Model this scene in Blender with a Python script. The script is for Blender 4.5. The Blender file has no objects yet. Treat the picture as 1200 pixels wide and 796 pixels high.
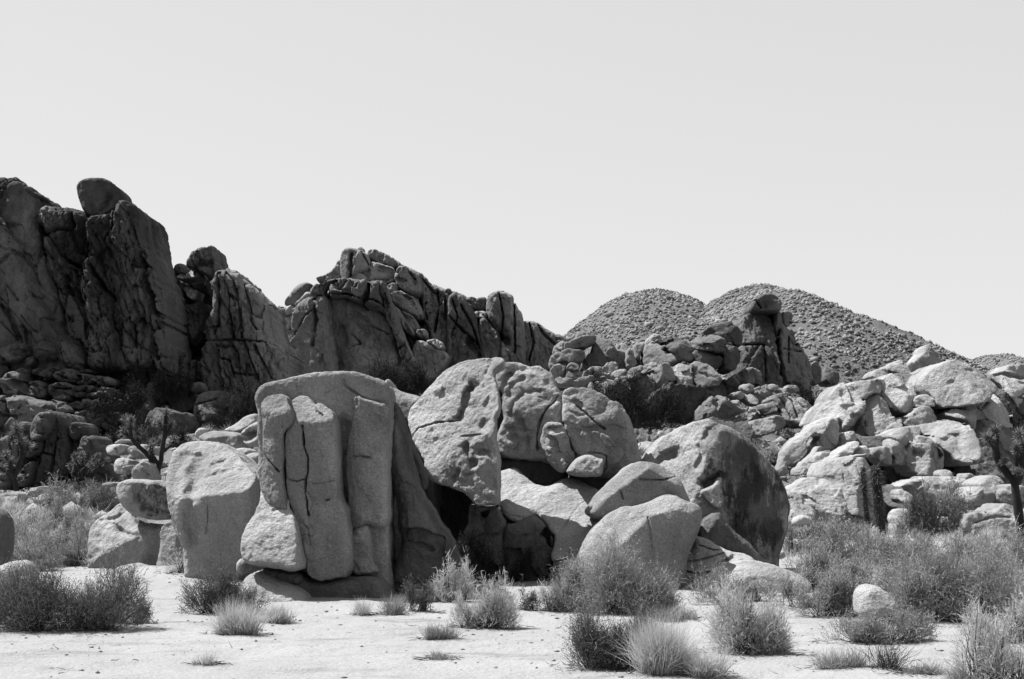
import bpy, math, time
import numpy as np
from math import radians
T0 = time.time()
SC = bpy.context.scene
COL = SC.collection

# ------------------------------------------------------------------ camera
FPX = 1667.0          # focal length in photo pixels (photo is 1200 x 796)
HZ = 575.0            # photo row of the horizon
EYE = 1.6
cam = bpy.data.cameras.new("camera")
cam.sensor_width = 36.0
cam.lens = FPX / 1200.0 * 36.0
cam.shift_y = (HZ - 398.0) / 1200.0
cam.clip_start = 0.1
cam.clip_end = 5000.0
camo = bpy.data.objects.new("camera", cam)
camo.location = (0, 0, EYE)
camo.rotation_euler = (radians(90), 0, 0)
COL.objects.link(camo)
SC.camera = camo

# ------------------------------------------------------------------ light
SUN = np.array([-0.50, 0.19, 0.845]); SUN /= np.linalg.norm(SUN)
sun_el = math.asin(SUN[2])
sun_az = math.atan2(SUN[0], SUN[1])
world = bpy.data.worlds.new("World"); SC.world = world
world.use_nodes = True
nt = world.node_tree; nt.nodes.clear()
sky = nt.nodes.new("ShaderNodeTexSky"); sky.sky_type = 'NISHITA'
sky.sun_disc = False
sky.sun_elevation = sun_el
sky.sun_rotation = sun_az
sky.altitude = 1300; sky.air_density = 1.0; sky.dust_density = 0.6; sky.ozone_density = 1.0
sep = nt.nodes.new("ShaderNodeSeparateColor")       # blue sensitive black and white film
bg = nt.nodes.new("ShaderNodeBackground"); bg.inputs[1].default_value = 0.15
wo = nt.nodes.new("ShaderNodeOutputWorld")
nt.links.new(sky.outputs[0], sep.inputs[0])
mixb = nt.nodes.new("ShaderNodeMath"); mixb.operation = 'MULTIPLY_ADD'
nt.links.new(sep.outputs[2], mixb.inputs[0]); mixb.inputs[1].default_value = 0.8
gmul = nt.nodes.new("ShaderNodeMath"); gmul.operation = 'MULTIPLY'; gmul.inputs[1].default_value = 0.2
nt.links.new(sep.outputs[1], gmul.inputs[0]); nt.links.new(gmul.outputs[0], mixb.inputs[2])
flat = nt.nodes.new("ShaderNodeMath"); flat.operation = 'POWER'; flat.inputs[1].default_value = 0.28   # thin even haze: sky almost one tone
nt.links.new(mixb.outputs[0], flat.inputs[0])
sc_ = nt.nodes.new("ShaderNodeMath"); sc_.operation = 'MULTIPLY'; sc_.inputs[1].default_value = 1.38
nt.links.new(flat.outputs[0], sc_.inputs[0])
nt.links.new(sc_.outputs[0], bg.inputs[0]); nt.links.new(bg.outputs[0], wo.inputs[0])

sl = bpy.data.lights.new("sun", 'SUN'); sl.energy = 5.0; sl.angle = radians(0.53)
sl.color = (1.0, 1.0, 1.0)
so = bpy.data.objects.new("sun", sl); COL.objects.link(so)
so.location = (-60, 10, 80)
from mathutils import Vector
so.rotation_euler = Vector(SUN).to_track_quat('Z', 'Y').to_euler()
SC.view_settings.view_transform = 'Standard'
SC.view_settings.look = 'None'
SC.view_settings.exposure = 1.25
SC.view_settings.gamma = 1.0
SC.view_settings.use_curve_mapping = False
SC.render.engine = 'CYCLES'
SC.cycles.max_bounces = 5
SC.cycles.diffuse_bounces = 3

# ------------------------------------------------------------------ noise
def _hash(ix, iy, iz, seed):
    h = (ix * 374761393 + iy * 668265263 + iz * 2147483647 + seed * 1274126177) & 0xFFFFFFFF
    h = ((h ^ (h >> 13)) * 1274126177) & 0xFFFFFFFF
    h = ((h ^ (h >> 15)) * 2246822519) & 0xFFFFFFFF
    return (((h ^ (h >> 16)) & 0xFFFF) / 32767.5 - 1.0).astype(np.float32)
def vnoise(p, seed=0):
    f = np.floor(p); i = f.astype(np.int64); t = (p - f).astype(np.float32)
    t = t * t * t * (t * (t * 6 - 15) + 10)
    r = 0
    for dx in (0, 1):
        wx = t[:, 0] if dx else 1 - t[:, 0]
        for dy in (0, 1):
            wy = t[:, 1] if dy else 1 - t[:, 1]
            for dz in (0, 1):
                wz = t[:, 2] if dz else 1 - t[:, 2]
                r = r + wx * wy * wz * _hash(i[:, 0] + dx, i[:, 1] + dy, i[:, 2] + dz, seed)
    return r
ROT = np.array([[0.36, 0.48, -0.80], [-0.80, 0.60, 0.0], [0.48, 0.64, 0.60]])   # turned lattice for every octave
def fbm(p, seed=0, octv=4, gain=0.5):
    a, r = 1.0, 0
    q = p @ ROT
    for k in range(octv):
        r = r + a * vnoise(q + 17.3 * k, seed + k); a *= gain
        q = (q * 2.03) @ ROT
    return r

# ------------------------------------------------------------------ mesh helpers
def mesh_from(name, V, F4=None, F3=None, smooth=True):
    me = bpy.data.meshes.new(name)
    V = np.asarray(V, np.float32)
    n4 = 0 if F4 is None else len(F4); n3 = 0 if F3 is None else len(F3)
    me.vertices.add(len(V)); me.vertices.foreach_set("co", V.ravel())
    idx = []
    st = []
    tot = []
    if n4:
        idx.append(np.asarray(F4, np.int32).ravel()); st.append(np.arange(n4) * 4); tot.append(np.full(n4, 4))
    if n3:
        idx.append(np.asarray(F3, np.int32).ravel()); st.append(n4 * 4 + np.arange(n3) * 3); tot.append(np.full(n3, 3))
    idx = np.concatenate(idx); st = np.concatenate(st); tot = np.concatenate(tot)
    me.loops.add(len(idx)); me.loops.foreach_set("vertex_index", idx)
    me.polygons.add(n4 + n3)
    me.polygons.foreach_set("loop_start", st.astype(np.int32))
    me.polygons.foreach_set("loop_total", tot.astype(np.int32))
    if smooth:
        me.polygons.foreach_set("use_smooth", np.ones(n4 + n3, bool))
    me.update(calc_edges=True)
    return me
WLOC = {}
def link(name, me, mat=None, loc=(0, 0, 0), parent=None):
    o = bpy.data.objects.new(name, me)
    if mat is not None and me is not None and not me.materials:
        me.materials.append(mat)
    COL.objects.link(o)
    if parent is not None:
        o.parent = parent
        o.location = Vector(loc) - WLOC[parent.name]
    else:
        o.location = loc
    WLOC[o.name] = Vector(loc)
    return o
def tag(o, label=None, cat=None, group=None, kind=None):
    if label: o['label'] = label
    if cat: o['category'] = cat
    if group: o['group'] = group
    if kind: o['kind'] = kind
    return o
def empty(name, loc, label, cat, group=None):
    o = bpy.data.objects.new(name, None); o.empty_display_size = 0.3
    COL.objects.link(o); o.location = loc; WLOC[o.name] = Vector(loc)
    return tag(o, label, cat, group)

# ------------------------------------------------------------------ photo -> world
TILE = {'T1': (0, 200, 6), 'T2': (0, 310, 6), 'T3': (160, 280, 6), 'T4': (160, 390, 6), 'T5': (310, 280, 6),
        'T6': (470, 310, 6), 'T7': (0, 390, 6), 'T8': (0, 480, 6), 'U1': (630, 370, 6), 'U2': (790, 340, 6),
        'U3': (780, 430, 6), 'U4': (900, 430, 6), 'U5': (1000, 390, 6), 'U6': (1000, 490, 6), 'U7': (270, 430, 6),
        'W1': (430, 410, 6), 'W3': (560, 410, 6), 'W4': (580, 520, 6), 'W5': (740, 480, 6), 'W6': (750, 590, 6),
        'W7': (90, 500, 5.4545), 'W8': (90, 560, 5.4545), 'P': (0, 0, 1)}
def pts(tile, s):
    """survey points of an outline, read off the photograph"""
    ox, oy, k = TILE[tile]
    a = np.array([[float(c) for c in q.split(',')] for q in s.split()])
    return a / k + np.array([ox, oy])
def wx(px, Y): return (px - 600.0) * Y / FPX
def wz(py, Y): return EYE + (HZ - py) * Y / FPX
def at(px, py, Y): return Vector((wx(px, Y), Y, wz(py, Y)))

def chaikin(P, n, closed=True):
    for _ in range(n):
        if closed:
            Q = np.roll(P, -1, 0)
            P = np.stack([P * .75 + Q * .25, P * .25 + Q * .75], 1).reshape(-1, 2)
        else:
            Q = P[1:]; R0 = P[:-1]
            M = np.stack([R0 * .75 + Q * .25, R0 * .25 + Q * .75], 1).reshape(-1, 2)
            P = np.vstack([P[:1], M, P[-1:]])
    return P
def seg_dist(X, Z, A, B):
    d = B - A; L = max(float(d @ d), 1e-12)
    t = np.clip(((X - A[0]) * d[0] + (Z - A[1]) * d[1]) / L, 0, 1)
    return np.hypot(X - A[0] - t * d[0], Z - A[1] - t * d[1])
def poly_sdf(X, Z, P):
    D = np.full(X.shape, 1e9, np.float32); ins = np.zeros(X.shape, bool)
    for i in range(len(P)):
        A = P[i]; B = P[(i + 1) % len(P)]
        D = np.minimum(D, seg_dist(X, Z, A, B))
        c = ((A[1] > Z) != (B[1] > Z))
        if A[1] != B[1]:
            ins ^= c & (X < (B[0] - A[0]) * (Z - A[1]) / (B[1] - A[1]) + A[0])
    return np.where(ins, -D, D)
def smax(a, b, k):
    h = np.maximum(k - np.abs(a - b), 0) / k
    return np.maximum(a, b) + h * h * k * 0.25

def joints(X, Z, m, rg, cw, ch, off, tilt, gw, gd, lean):
    """jointed rock: warped cells, each set in or out, tipped, and parted from its neighbours by a groove"""
    q = np.stack([X.ravel(), 0 * X.ravel() + rg.uniform(0, 99), Z.ravel()], 1)
    s0 = int(rg.integers(1, 9999))
    xw = X + 0.35 * cw * fbm(q / (1.6 * cw), s0, 3).reshape(X.shape)
    zw = Z + 0.35 * cw * fbm(q / (1.6 * cw), s0 + 7, 3).reshape(X.shape)
    u = (xw + lean * zw) / cw; v = zw / ch
    F1 = np.full(X.shape, 1e9); F2 = np.full(X.shape, 1e9); A = np.zeros(X.shape)
    for a in np.arange(math.floor(u.min()) , math.ceil(u.max()) + 1):
        for b in np.arange(math.floor(v.min()), math.ceil(v.max()) + 1):
            ca, cb = a + rg.uniform(0, 1), b + rg.uniform(0, 1)
            o, tx_, tz_ = rg.normal(0, off), rg.normal(0, tilt), rg.normal(0, tilt)
            d = np.hypot(u - ca, v - cb)
            n = d < F1
            F2 = np.where(n, F1, np.minimum(F2, d)); F1 = np.where(n, d, F1)
            A = np.where(n, o + tx_ * (u - ca) * cw + tz_ * (v - cb) * min(ch, 1.5 * cw), A)
    e = (F2 - F1) * cw
    return A + gd * np.exp(-(e / gw) ** 2)

def surface_nets(F, org, h):
    S = F < 0
    nx, ny, nz = F.shape
    c = np.zeros((nx - 1, ny - 1, nz - 1), np.int8)
    for dx in (0, 1):
        for dy in (0, 1):
            for dz in (0, 1):
                c += S[dx:nx - 1 + dx, dy:ny - 1 + dy, dz:nz - 1 + dz]
    ci = np.argwhere((c > 0) & (c < 8))
    ids = np.full(c.shape, -1, np.int32)
    ids[ci[:, 0], ci[:, 1], ci[:, 2]] = np.arange(len(ci))
    acc = np.zeros((len(ci), 3), np.float32); cnt = np.zeros(len(ci), np.float32)
    corners = [(a, b, d) for a in (0, 1) for b in (0, 1) for d in (0, 1)]
    for a in corners:
        for ax in range(3):
            if a[ax]: continue
            b = list(a); b[ax] = 1
            fa = F[ci[:, 0] + a[0], ci[:, 1] + a[1], ci[:, 2] + a[2]]
            fb = F[ci[:, 0] + b[0], ci[:, 1] + b[1], ci[:, 2] + b[2]]
            m = (fa < 0) != (fb < 0)
            t = np.where(m, fa / np.where(m, fa - fb, 1), 0)
            p = np.tile(np.array(a, np.float32), (len(ci), 1)); p[:, ax] += t
            acc += p * m[:, None]; cnt += m
    V = (ci + acc / cnt[:, None]) * h + org
    quads = []
    for ax in range(3):
        u, v = [(1, 2), (2, 0), (0, 1)][ax]
        s0 = [slice(None)] * 3; s1 = [slice(None)] * 3
        s0[ax] = slice(0, -1); s1[ax] = slice(1, None)
        m = S[tuple(s0)] != S[tuple(s1)]
        e = np.argwhere(m)
        e = e[(e[:, u] > 0) & (e[:, v] > 0) & (e[:, u] < F.shape[u] - 1) & (e[:, v] < F.shape[v] - 1)]
        ins = S[e[:, 0], e[:, 1], e[:, 2]]
        def cid(du, dv):
            q = e.copy(); q[:, u] -= du; q[:, v] -= dv
            return ids[q[:, 0], q[:, 1], q[:, 2]]
        a, b, c2, d = cid(1, 1), cid(0, 1), cid(0, 0), cid(1, 0)
        quads.append(np.where(ins[:, None], np.stack([a, b, c2, d], 1), np.stack([d, c2, b, a], 1)))
    Q = np.concatenate(quads)
    return V, Q
def vnormals(V, Q):
    n = np.cross(V[Q[:, 2]] - V[Q[:, 0]], V[Q[:, 3]] - V[Q[:, 1]])
    N = np.zeros_like(V)
    for k in range(4):
        for j in range(3):
            N[:, j] += np.bincount(Q[:, k], n[:, j], len(V))
    return N / (np.linalg.norm(N, axis=1, keepdims=True) + 1e-9)

NTRI = [0]
_seed = [10]
def rock(name, label, cat, Y, th, tile, outline, rr=0.75, tx=0.0, tz=0.0, fac=(), cr=(), mat=None, parent=None,
         group=None, amp=1.0, style='smooth', back=None, vox=1.5, sm=2, down=0.0, seed=None, cut=0, grow=0.0, joint=None, lean=None, crk=1.0, rimw=0.3):
    """A solid rock: its traced outline given real depth (th metres in front of and behind distance Y), rounded,
    planed off along the ridges in fac, grooved along the cracks in cr, then weathered with 3D noise."""
    _seed[0] += 1; sd = seed or _seed[0]
    P = pts(tile, outline)
    if down:                                        # carry the foot of the rock into the ground
        lo = P[:, 1].max(); P[P[:, 1] > lo - 0.12 * np.ptp(P[:, 1]), 1] += down
    P = chaikin(P, sm)
    Ym = Y - th * (1 - rr) * 0.9                          # the outline is that of the rock's near rim
    m = Ym / FPX
    W = np.stack([wx(P[:, 0], Ym), wz(P[:, 1], Ym)], 1)
    x0, z0 = W.min(0); x1, z1 = W.max(0)
    xc, zc = (x0 + x1) / 2, (z0 + z1) / 2
    if back is None: back = th
    reach = abs(tx) * (x1 - x0) / 2 + abs(tz) * (z1 - z0) / 2
    h = vox * m
    dims = np.array([x1 - x0, th + back + 2 * reach, z1 - z0])
    while np.prod(dims / h + 8) > 9e6: h *= 1.12
    est = 0.5 * min(x1 - x0, z1 - z0); pad = 4 * h + 0.10 * est; padw = 4 * h + 0.16 * th
    gx = np.arange(x0 - pad, x1 + pad, h, dtype=np.float32)
    gz = np.arange(z0 - pad, z1 + pad, h, dtype=np.float32)
    gw = np.arange(-th - reach - padw, back + reach + padw, h, dtype=np.float32)
    X, Z = np.meshgrid(gx, gz, indexing='ij')
    d2 = poly_sdf(X, Z, W).astype(np.float32)
    inr = float(-d2.min())
    size = math.sqrt((x1 - x0) * (z1 - z0))
    # uneven edge: bend the outline with noise before it is given depth
    pn = np.stack([X.ravel(), np.full(X.size, sd * 3.7), Z.ravel()], 1)
    wob = fbm(pn * (3.2 / size), sd, 3).reshape(X.shape)
    d2 = d2 + wob * size * 0.010 * amp - grow * m
    R = max(rr * inr, 1.2 * h); s = max(th * rr, 1.2 * h) / R
    w0 = (tx * (X - xc) + tz * (Z - zc)).astype(np.float32)
    wp = gw[None, :, None] - w0[:, None, :]
    q1 = np.maximum(-wp - th, wp - back) / s + R
    q0 = (d2 + R)[:, None, :]
    F = np.minimum(np.maximum(q0, q1), 0) + np.hypot(np.maximum(q0, 0), np.maximum(q1, 0)) - R
    del q1
    ox, oy, k = TILE[tile]
    def cv(a): return np.array([wx(a[0] / k + ox, Ym), wz(a[1] / k + oy, Ym)])
    for f in fac:
        A = cv(f[0:2]); B = cv(f[2:4]); sl_ = f[4]; off = f[5] if len(f) > 5 else 0.0
        d = (B - A) / np.linalg.norm(B - A)
        sd2 = (d[0] * (Z - A[1]) - d[1] * (X - A[0]))      # positive on the left of A->B
        G = ((-th + off + sl_ * sd2)[:, None, :] - wp) / math.sqrt(1 + sl_ * sl_)
        F = smax(F, G.astype(np.float32), max(0.012 * size, 1.5 * h))
    if cut:                                                # broken faces: random planes chop the front, sparing the outline
        rg = np.random.default_rng(sd * 7 + 1)
        ha, hc = (x1 - x0) / 2, (z1 - z0) / 2
        for _ in range(cut):
            nv = np.array([rg.normal(), -abs(rg.normal(0, 1)) - 0.95, rg.normal(0.1, 0.9)]); nv /= np.linalg.norm(nv)
            sup = math.sqrt((ha * nv[0]) ** 2 + (th * nv[1]) ** 2 + (hc * nv[2]) ** 2) * rg.uniform(0.62, 0.86)
            G = ((X - xc) * nv[0] + (Z - zc) * nv[2] - sup)[:, None, :] + wp * nv[1]
            F = smax(F, G.astype(np.float32), 1.5 * h)
    # broad weathering of the faces, then the cracks
    def n2(sc, sd_, o=3, g=.5, st=1.0): return fbm(pn * np.array([sc, 1.0, sc * st]) / size, sd_, o, g).reshape(X.shape)
    T2 = np.zeros(X.shape)
    if style == 'smooth': A2 = 0.020 * n2(2.4, sd + 41)
    elif style == 'rough': A2 = 0.018 * n2(2.6, sd + 41) + 0.009 * (0.6 - np.abs(n2(5, sd + 43)))
    elif style == 'lumpy': A2 = 0.026 * n2(2.6, sd + 41) + 0.024 * (0.4 - np.abs(n2(5.5, sd + 43)))
    else:
        A2 = 0.018 * n2(2.2, sd + 41) + 0.008 * n2(9, sd + 44, 3, .6, .5)
    if joint is None: joint = {'crag': 1.0, 'rough': 0.0}.get(style, 0.0)
    if joint:
        rj = np.random.default_rng(sd * 3 + 5)
        if style == 'crag':
            ln = rj.uniform(-.05, .35) if lean is None else lean
            JJ = joints(X, Z, m, rj, max(.16 * size, 7 * m), max(.55 * size, 16 * m), .018 * size, .10, 1.1 * m, .022 * size, ln)
            JJ = JJ + joints(X, Z, m, rj, max(.065 * size, 4 * m), max(.24 * size, 10 * m), .006 * size, .12, .9 * m, .014 * size, ln)
        else:
            JJ = joints(X, Z, m, rj, max(.5 * size, 5 * m), max(.4 * size, 5 * m), .02 * size, .26, 1.0 * m, .0, .3)
            JJ = JJ + joints(X, Z, m, rj, max(.2 * size, 4 * m), max(.16 * size, 4 * m), .006 * size, .16, .8 * m, .004 * size, .3)
        T2 = T2 + JJ * joint
    T2 = T2 - A2 * size * amp
    for c in cr:                                           # (outline string, width px, depth m)
        CP = pts(tile, c[0])
        CP = np.stack([wx(CP[:, 0], Ym), wz(CP[:, 1], Ym)], 1)
        jit = np.random.default_rng(sd).normal(0, 0.35 * m, CP.shape)
        D = np.full(X.shape, 1e9)
        for i in range(len(CP) - 1): D = np.minimum(D, seg_dist(X, Z, CP[i] + jit[i], CP[i + 1] + jit[i + 1]))
        if c[1] > 1.8:                                     # broad hollows get a ragged rim
            D = np.maximum(D + c[1] * m * 0.55 * fbm(pn * (1.0 / (c[1] * m * 2.2)), sd + 31, 3).reshape(X.shape), 0)
            T2 = T2 + 0.7 * c[2] * np.exp(-(D / (c[1] * m)) ** 2)
        else:
            T2 = T2 + crk * c[2] * np.exp(-(D / max(c[1] * m * 0.5, 0.6 * h)) ** 2)
    T2 = T2 * np.clip(-d2 / (0.3 * inr), rimw, 1)          # the rim keeps its outline
    F = F + np.clip(T2, -0.10 * min(inr, est), 0.42 * inr).astype(np.float32)[:, None, :]      # never cut right through
    V, Q = surface_nets(F, np.array([gx[0], gw[0] + Y, gz[0]], np.float32), h)
    del F
    if len(Q) == 0:
        print("EMPTY ROCK", name, label); return None
    N = vnormals(V, Q)
    p = V + np.array([sd * 13.1, 0, sd * 7.7])
    disp = min(0.03, 0.008 * size) * fbm(p * (8.0 / size), sd + 5, 5, 0.62)
    if style in ('rough', 'lumpy'):
        pit = fbm(p * (13 / size), sd + 9, 2)
        disp -= 0.010 * size * np.clip(pit - 0.35, 0, 1)
    elif style == 'crag':
        disp += min(0.10, 0.007 * size) * fbm(p * (18 / size), sd + 6, 4, 0.62)
    V = V + N * (disp * amp)[:, None]
    base = np.array([xc, Y, V[:, 2].min()])
    me = mesh_from(name, V - base, Q)
    NTRI[0] += 2 * len(Q)
    o = link(name, me, mat, tuple(base), parent)
    if parent is None: tag(o, label, cat, group)
    elif label: o['label'] = label
    return o
# ------------------------------------------------------------------ materials (all neutral grey: the photograph is black and white)
def nodes_of(name):
    m = bpy.data.materials.new(name); m.use_nodes = True
    t = m.node_tree; t.nodes.clear()
    out = t.nodes.new("ShaderNodeOutputMaterial"); b = t.nodes.new("ShaderNodeBsdfPrincipled")
    t.links.new(b.outputs[0], out.inputs[0])
    b.inputs['Roughness'].default_value = 0.95
    b.inputs['Specular IOR Level'].default_value = 0.15
    return m, t, b
def nn(t, typ, **kw):
    n = t.nodes.new(typ)
    for k, v in kw.items(): setattr(n, k, v)
    return n
def noise_node(t, vec, scale, detail=4, rough=0.55, dist=0.0):
    n = nn(t, "ShaderNodeTexNoise"); n.inputs['Scale'].default_value = scale
    n.inputs['Detail'].default_value = detail; n.inputs['Roughness'].default_value = rough
    n.inputs['Distortion'].default_value = dist
    t.links.new(vec, n.inputs['Vector']); return n.outputs[0]
def ramp(t, fac, stops):
    r = nn(t, "ShaderNodeValToRGB"); e = r.color_ramp.elements
    while len(e) < len(stops): e.new(0.5)
    for i, (p, c) in enumerate(stops):
        e[i].position = p; e[i].color = (c, c, c, 1)
    t.links.new(fac, r.inputs[0]); return r.outputs[0]
def mth(t, op, a, b=None, clamp=False):
    n = nn(t, "ShaderNodeMath", operation=op); n.use_clamp = clamp
    for i, v in enumerate((a, b)):
        if v is None: continue
        if isinstance(v, (int, float)): n.inputs[i].default_value = v
        else: t.links.new(v, n.inputs[i])
    return n.outputs[0]
def rock_mat(name, alb, stain, stain_scale, varnish, vscale, grain, bump, unit, spots=()):
    """granite: alb base albedo, stain = strength of soft blotches, varnish = amount of dark desert varnish,
    unit = size in metres of one visible grain"""
    m, t, b = nodes_of(name)
    g = nn(t, "ShaderNodeNewGeometry"); pos = g.outputs['Position']
    mp = nn(t, "ShaderNodeMapping"); mp.inputs['Scale'].default_value = (1, 1, 0.4); t.links.new(pos, mp.inputs[0])
    big = noise_node(t, pos, stain_scale, 5, 0.6)
    st = ramp(t, big, [(0.3, 1 - stain), (0.7, 1 + stain * 0.35)])
    vn = noise_node(t, mp.outputs[0], vscale, 6, 0.68, 0.6)
    vr = ramp(t, vn, [(0.42, 0.0), (0.60, 1.0)])
    vmul = mth(t, 'SUBTRACT', 1.0, mth(t, 'MULTIPLY', vr, varnish))
    gr = noise_node(t, pos, 1.0 / unit, 3, 0.7)
    gm = mth(t, 'ADD', 1 - grain * 0.5, mth(t, 'MULTIPLY', gr, grain))
    sp = nn(t, "ShaderNodeTexVoronoi"); sp.inputs['Scale'].default_value = 1.4 / unit; t.links.new(pos, sp.inputs['Vector'])
    sv = nn(t, "ShaderNodeSeparateColor"); t.links.new(sp.outputs['Color'], sv.inputs[0])
    fl = ramp(t, sv.outputs[0], [(0.0, 1 - grain * 0.45), (0.2, 1.0), (0.8, 1.0), (1.0, 1 + grain * 0.4)])
    oi = nn(t, "ShaderNodeObjectInfo")
    ov = mth(t, 'ADD', 0.92, mth(t, 'MULTIPLY', oi.outputs['Random'], 0.16))
    c = mth(t, 'MULTIPLY', mth(t, 'MULTIPLY', st, vmul), mth(t, 'MULTIPLY', gm, fl))
    c = mth(t, 'MULTIPLY', mth(t, 'MULTIPLY', c, ov), alb)
    for (sx, sy, sz, sr, ss) in spots:                     # ragged dark patches: varnish stains, also shade painted into the colour
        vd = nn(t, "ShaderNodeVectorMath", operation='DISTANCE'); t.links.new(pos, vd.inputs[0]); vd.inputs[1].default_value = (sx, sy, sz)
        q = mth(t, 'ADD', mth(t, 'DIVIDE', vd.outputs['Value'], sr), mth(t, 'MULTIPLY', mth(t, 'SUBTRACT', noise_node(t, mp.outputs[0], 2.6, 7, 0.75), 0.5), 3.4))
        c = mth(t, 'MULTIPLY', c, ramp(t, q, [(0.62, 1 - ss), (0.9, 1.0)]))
    cc = nn(t, "ShaderNodeCombineColor")
    for i in range(3): t.links.new(c, cc.inputs[i])
    t.links.new(cc.outputs[0], b.inputs['Base Color'])
    h1 = noise_node(t, pos, 0.5 / unit, 6, 0.72)
    h2 = noise_node(t, pos, 0.12 / unit, 4, 0.6)
    hs = mth(t, 'ADD', mth(t, 'MULTIPLY', h1, 0.55), h2)
    bp = nn(t, "ShaderNodeBump"); bp.inputs['Strength'].default_value = bump; bp.inputs['Distance'].default_value = unit * 3
    t.links.new(hs, bp.inputs['Height']); t.links.new(bp.outputs[0], b.inputs['Normal'])
    return m
M = {}
M['pale'] = rock_mat('granite_pale', 0.31, 0.32, 0.6, 0.20, 0.8, 0.65, 1.0, 0.026)
M['fg'] = rock_mat('granite_weathered', 0.27, 0.42, 0.7, 0.40, 0.7, 0.75, 1.0, 0.026)
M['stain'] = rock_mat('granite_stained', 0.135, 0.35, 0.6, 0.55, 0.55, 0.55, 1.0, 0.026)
M['mid'] = rock_mat('granite_outcrop', 0.31, 0.35, 0.35, 0.35, 0.35, 0.36, 0.9, 0.07)
M['midpile'] = rock_mat('granite_middle_pile', 0.25, 0.45, 0.25, 0.45, 0.3, 0.36, 0.9, 0.07)
M['middark'] = rock_mat('granite_outcrop_varnished', 0.155, 0.4, 0.25, 0.55, 0.25, 0.38, 0.9, 0.08)
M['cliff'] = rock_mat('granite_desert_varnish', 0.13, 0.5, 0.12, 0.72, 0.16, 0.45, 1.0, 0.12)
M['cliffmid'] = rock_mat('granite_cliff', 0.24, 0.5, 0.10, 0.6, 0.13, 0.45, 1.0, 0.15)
M['hill'] = rock_mat('hill_soil', 0.115, 0.3, 0.03, 0.35, 0.06, 0.4, 0.5, 0.6)
M['hillrock'] = rock_mat('hill_rock', 0.19, 0.3, 0.05, 0.2, 0.1, 0.3, 0.4, 0.5)
M['huge'] = rock_mat('granite_huge_boulder', 0.28, 0.3, 0.6, 0.3, 0.7, 0.5, 1.0, 0.030, spots=[(4.15, 25.0, 1.95, 0.85, .6), (4.35, 25.0, 1.25, 0.9, .6), (4.0, 25, 0.5, 0.7, .5), (3.9, 25, 2.5, 0.8, .35), (4.6, 25.5, 0.6, 0.8, .45)])  # varnish stains, spread further to hold the shaded right face dark
M['perched'] = rock_mat('granite_perched_boulder', 0.25, 0.3, 0.8, 0.25, 0.8, 0.5, 1.0, 0.026, spots=[(-7.25, 28.4, 1.5, 0.62, .7), (-6.8, 28.4, 1.35, 0.62, .7)])  # both spots paint the shade of the hollow into the colour
def sand_mat():
    m, t, b = nodes_of('desert_sand')
    g = nn(t, "ShaderNodeNewGeometry"); pos = g.outputs['Position']
    big = ramp(t, noise_node(t, pos, 0.35, 5, 0.6), [(0.3, 0.84), (0.7, 1.03)])
    mp = nn(t, "ShaderNodeMapping"); mp.inputs['Scale'].default_value = (0.5, 1.6, 1); t.links.new(pos, mp.inputs[0])
    lit = ramp(t, noise_node(t, mp.outputs[0], 1.1, 7, 0.7, 0.3), [(0.54, 1.0), (0.70, 0.62)])   # scattered litter and crust
    fine = ramp(t, noise_node(t, pos, 55, 3, 0.7), [(0.3, 0.86), (0.7, 1.06)])
    vo = nn(t, "ShaderNodeTexVoronoi"); vo.inputs['Scale'].default_value = 16; t.links.new(pos, vo.inputs['Vector'])
    peb = ramp(t, vo.outputs['Distance'], [(0.05, 0.4), (0.11, 1.0)])
    c = mth(t, 'MULTIPLY', mth(t, 'MULTIPLY', big, lit), mth(t, 'MULTIPLY', fine, peb))
    c = mth(t, 'MULTIPLY', c, 0.24)
    sx = nn(t, "ShaderNodeSeparateXYZ"); t.links.new(pos, sx.inputs[0])       # stony scrub soil on the slopes above the sandy flat
    hz = mth(t, 'ADD', sx.outputs[2], mth(t, 'MULTIPLY', noise_node(t, pos, 0.5, 4, 0.6), 1.2))
    c = mth(t, 'MULTIPLY', c, ramp(t, mth(t, 'DIVIDE', hz, 10.0), [(0.16, 1.0), (0.30, 0.42)]))
    cc = nn(t, "ShaderNodeCombineColor")
    for i in range(3): t.links.new(c, cc.inputs[i])
    t.links.new(cc.outputs[0], b.inputs['Base Color'])
    hs = mth(t, 'ADD', noise_node(t, pos, 2.2, 6, 0.65), mth(t, 'MULTIPLY', noise_node(t, pos, 22, 4, 0.6), 0.25))
    bp = nn(t, "ShaderNodeBump"); bp.inputs['Strength'].default_value = 0.55; bp.inputs['Distance'].default_value = 0.2
    t.links.new(hs, bp.inputs['Height']); t.links.new(bp.outputs[0], b.inputs['Normal'])
    return m
M['sand'] = sand_mat()
def plant_mat(name, alb, var=0.35, trans=0.0):
    m, t, b = nodes_of(name)
    g = nn(t, "ShaderNodeNewGeometry")
    n = noise_node(t, g.outputs['Position'], 3.0, 3, 0.6)
    r = ramp(t, n, [(0.3, alb * (1 - var)), (0.7, alb * (1 + var))])
    t.links.new(r, b.inputs['Base Color'])
    if trans:
        out = [x for x in t.nodes if x.type == 'OUTPUT_MATERIAL'][0]
        tr = nn(t, "ShaderNodeBsdfTranslucent"); t.links.new(r, tr.inputs[0])
        mx = nn(t, "ShaderNodeMixShader"); mx.inputs[0].default_value = trans
        t.links.new(b.outputs[0], mx.inputs[1]); t.links.new(tr.outputs[0], mx.inputs[2]); t.links.new(mx.outputs[0], out.inputs[0])
    return m
M['twig'] = plant_mat('twig_bark', 0.05)
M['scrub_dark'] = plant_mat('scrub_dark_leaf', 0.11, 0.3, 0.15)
M['scrub_mid'] = plant_mat('scrub_grey_leaf', 0.23, 0.3, 0.2)
M['scrub_pale'] = plant_mat('dry_straw', 0.40, 0.25, 0.3)
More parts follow.
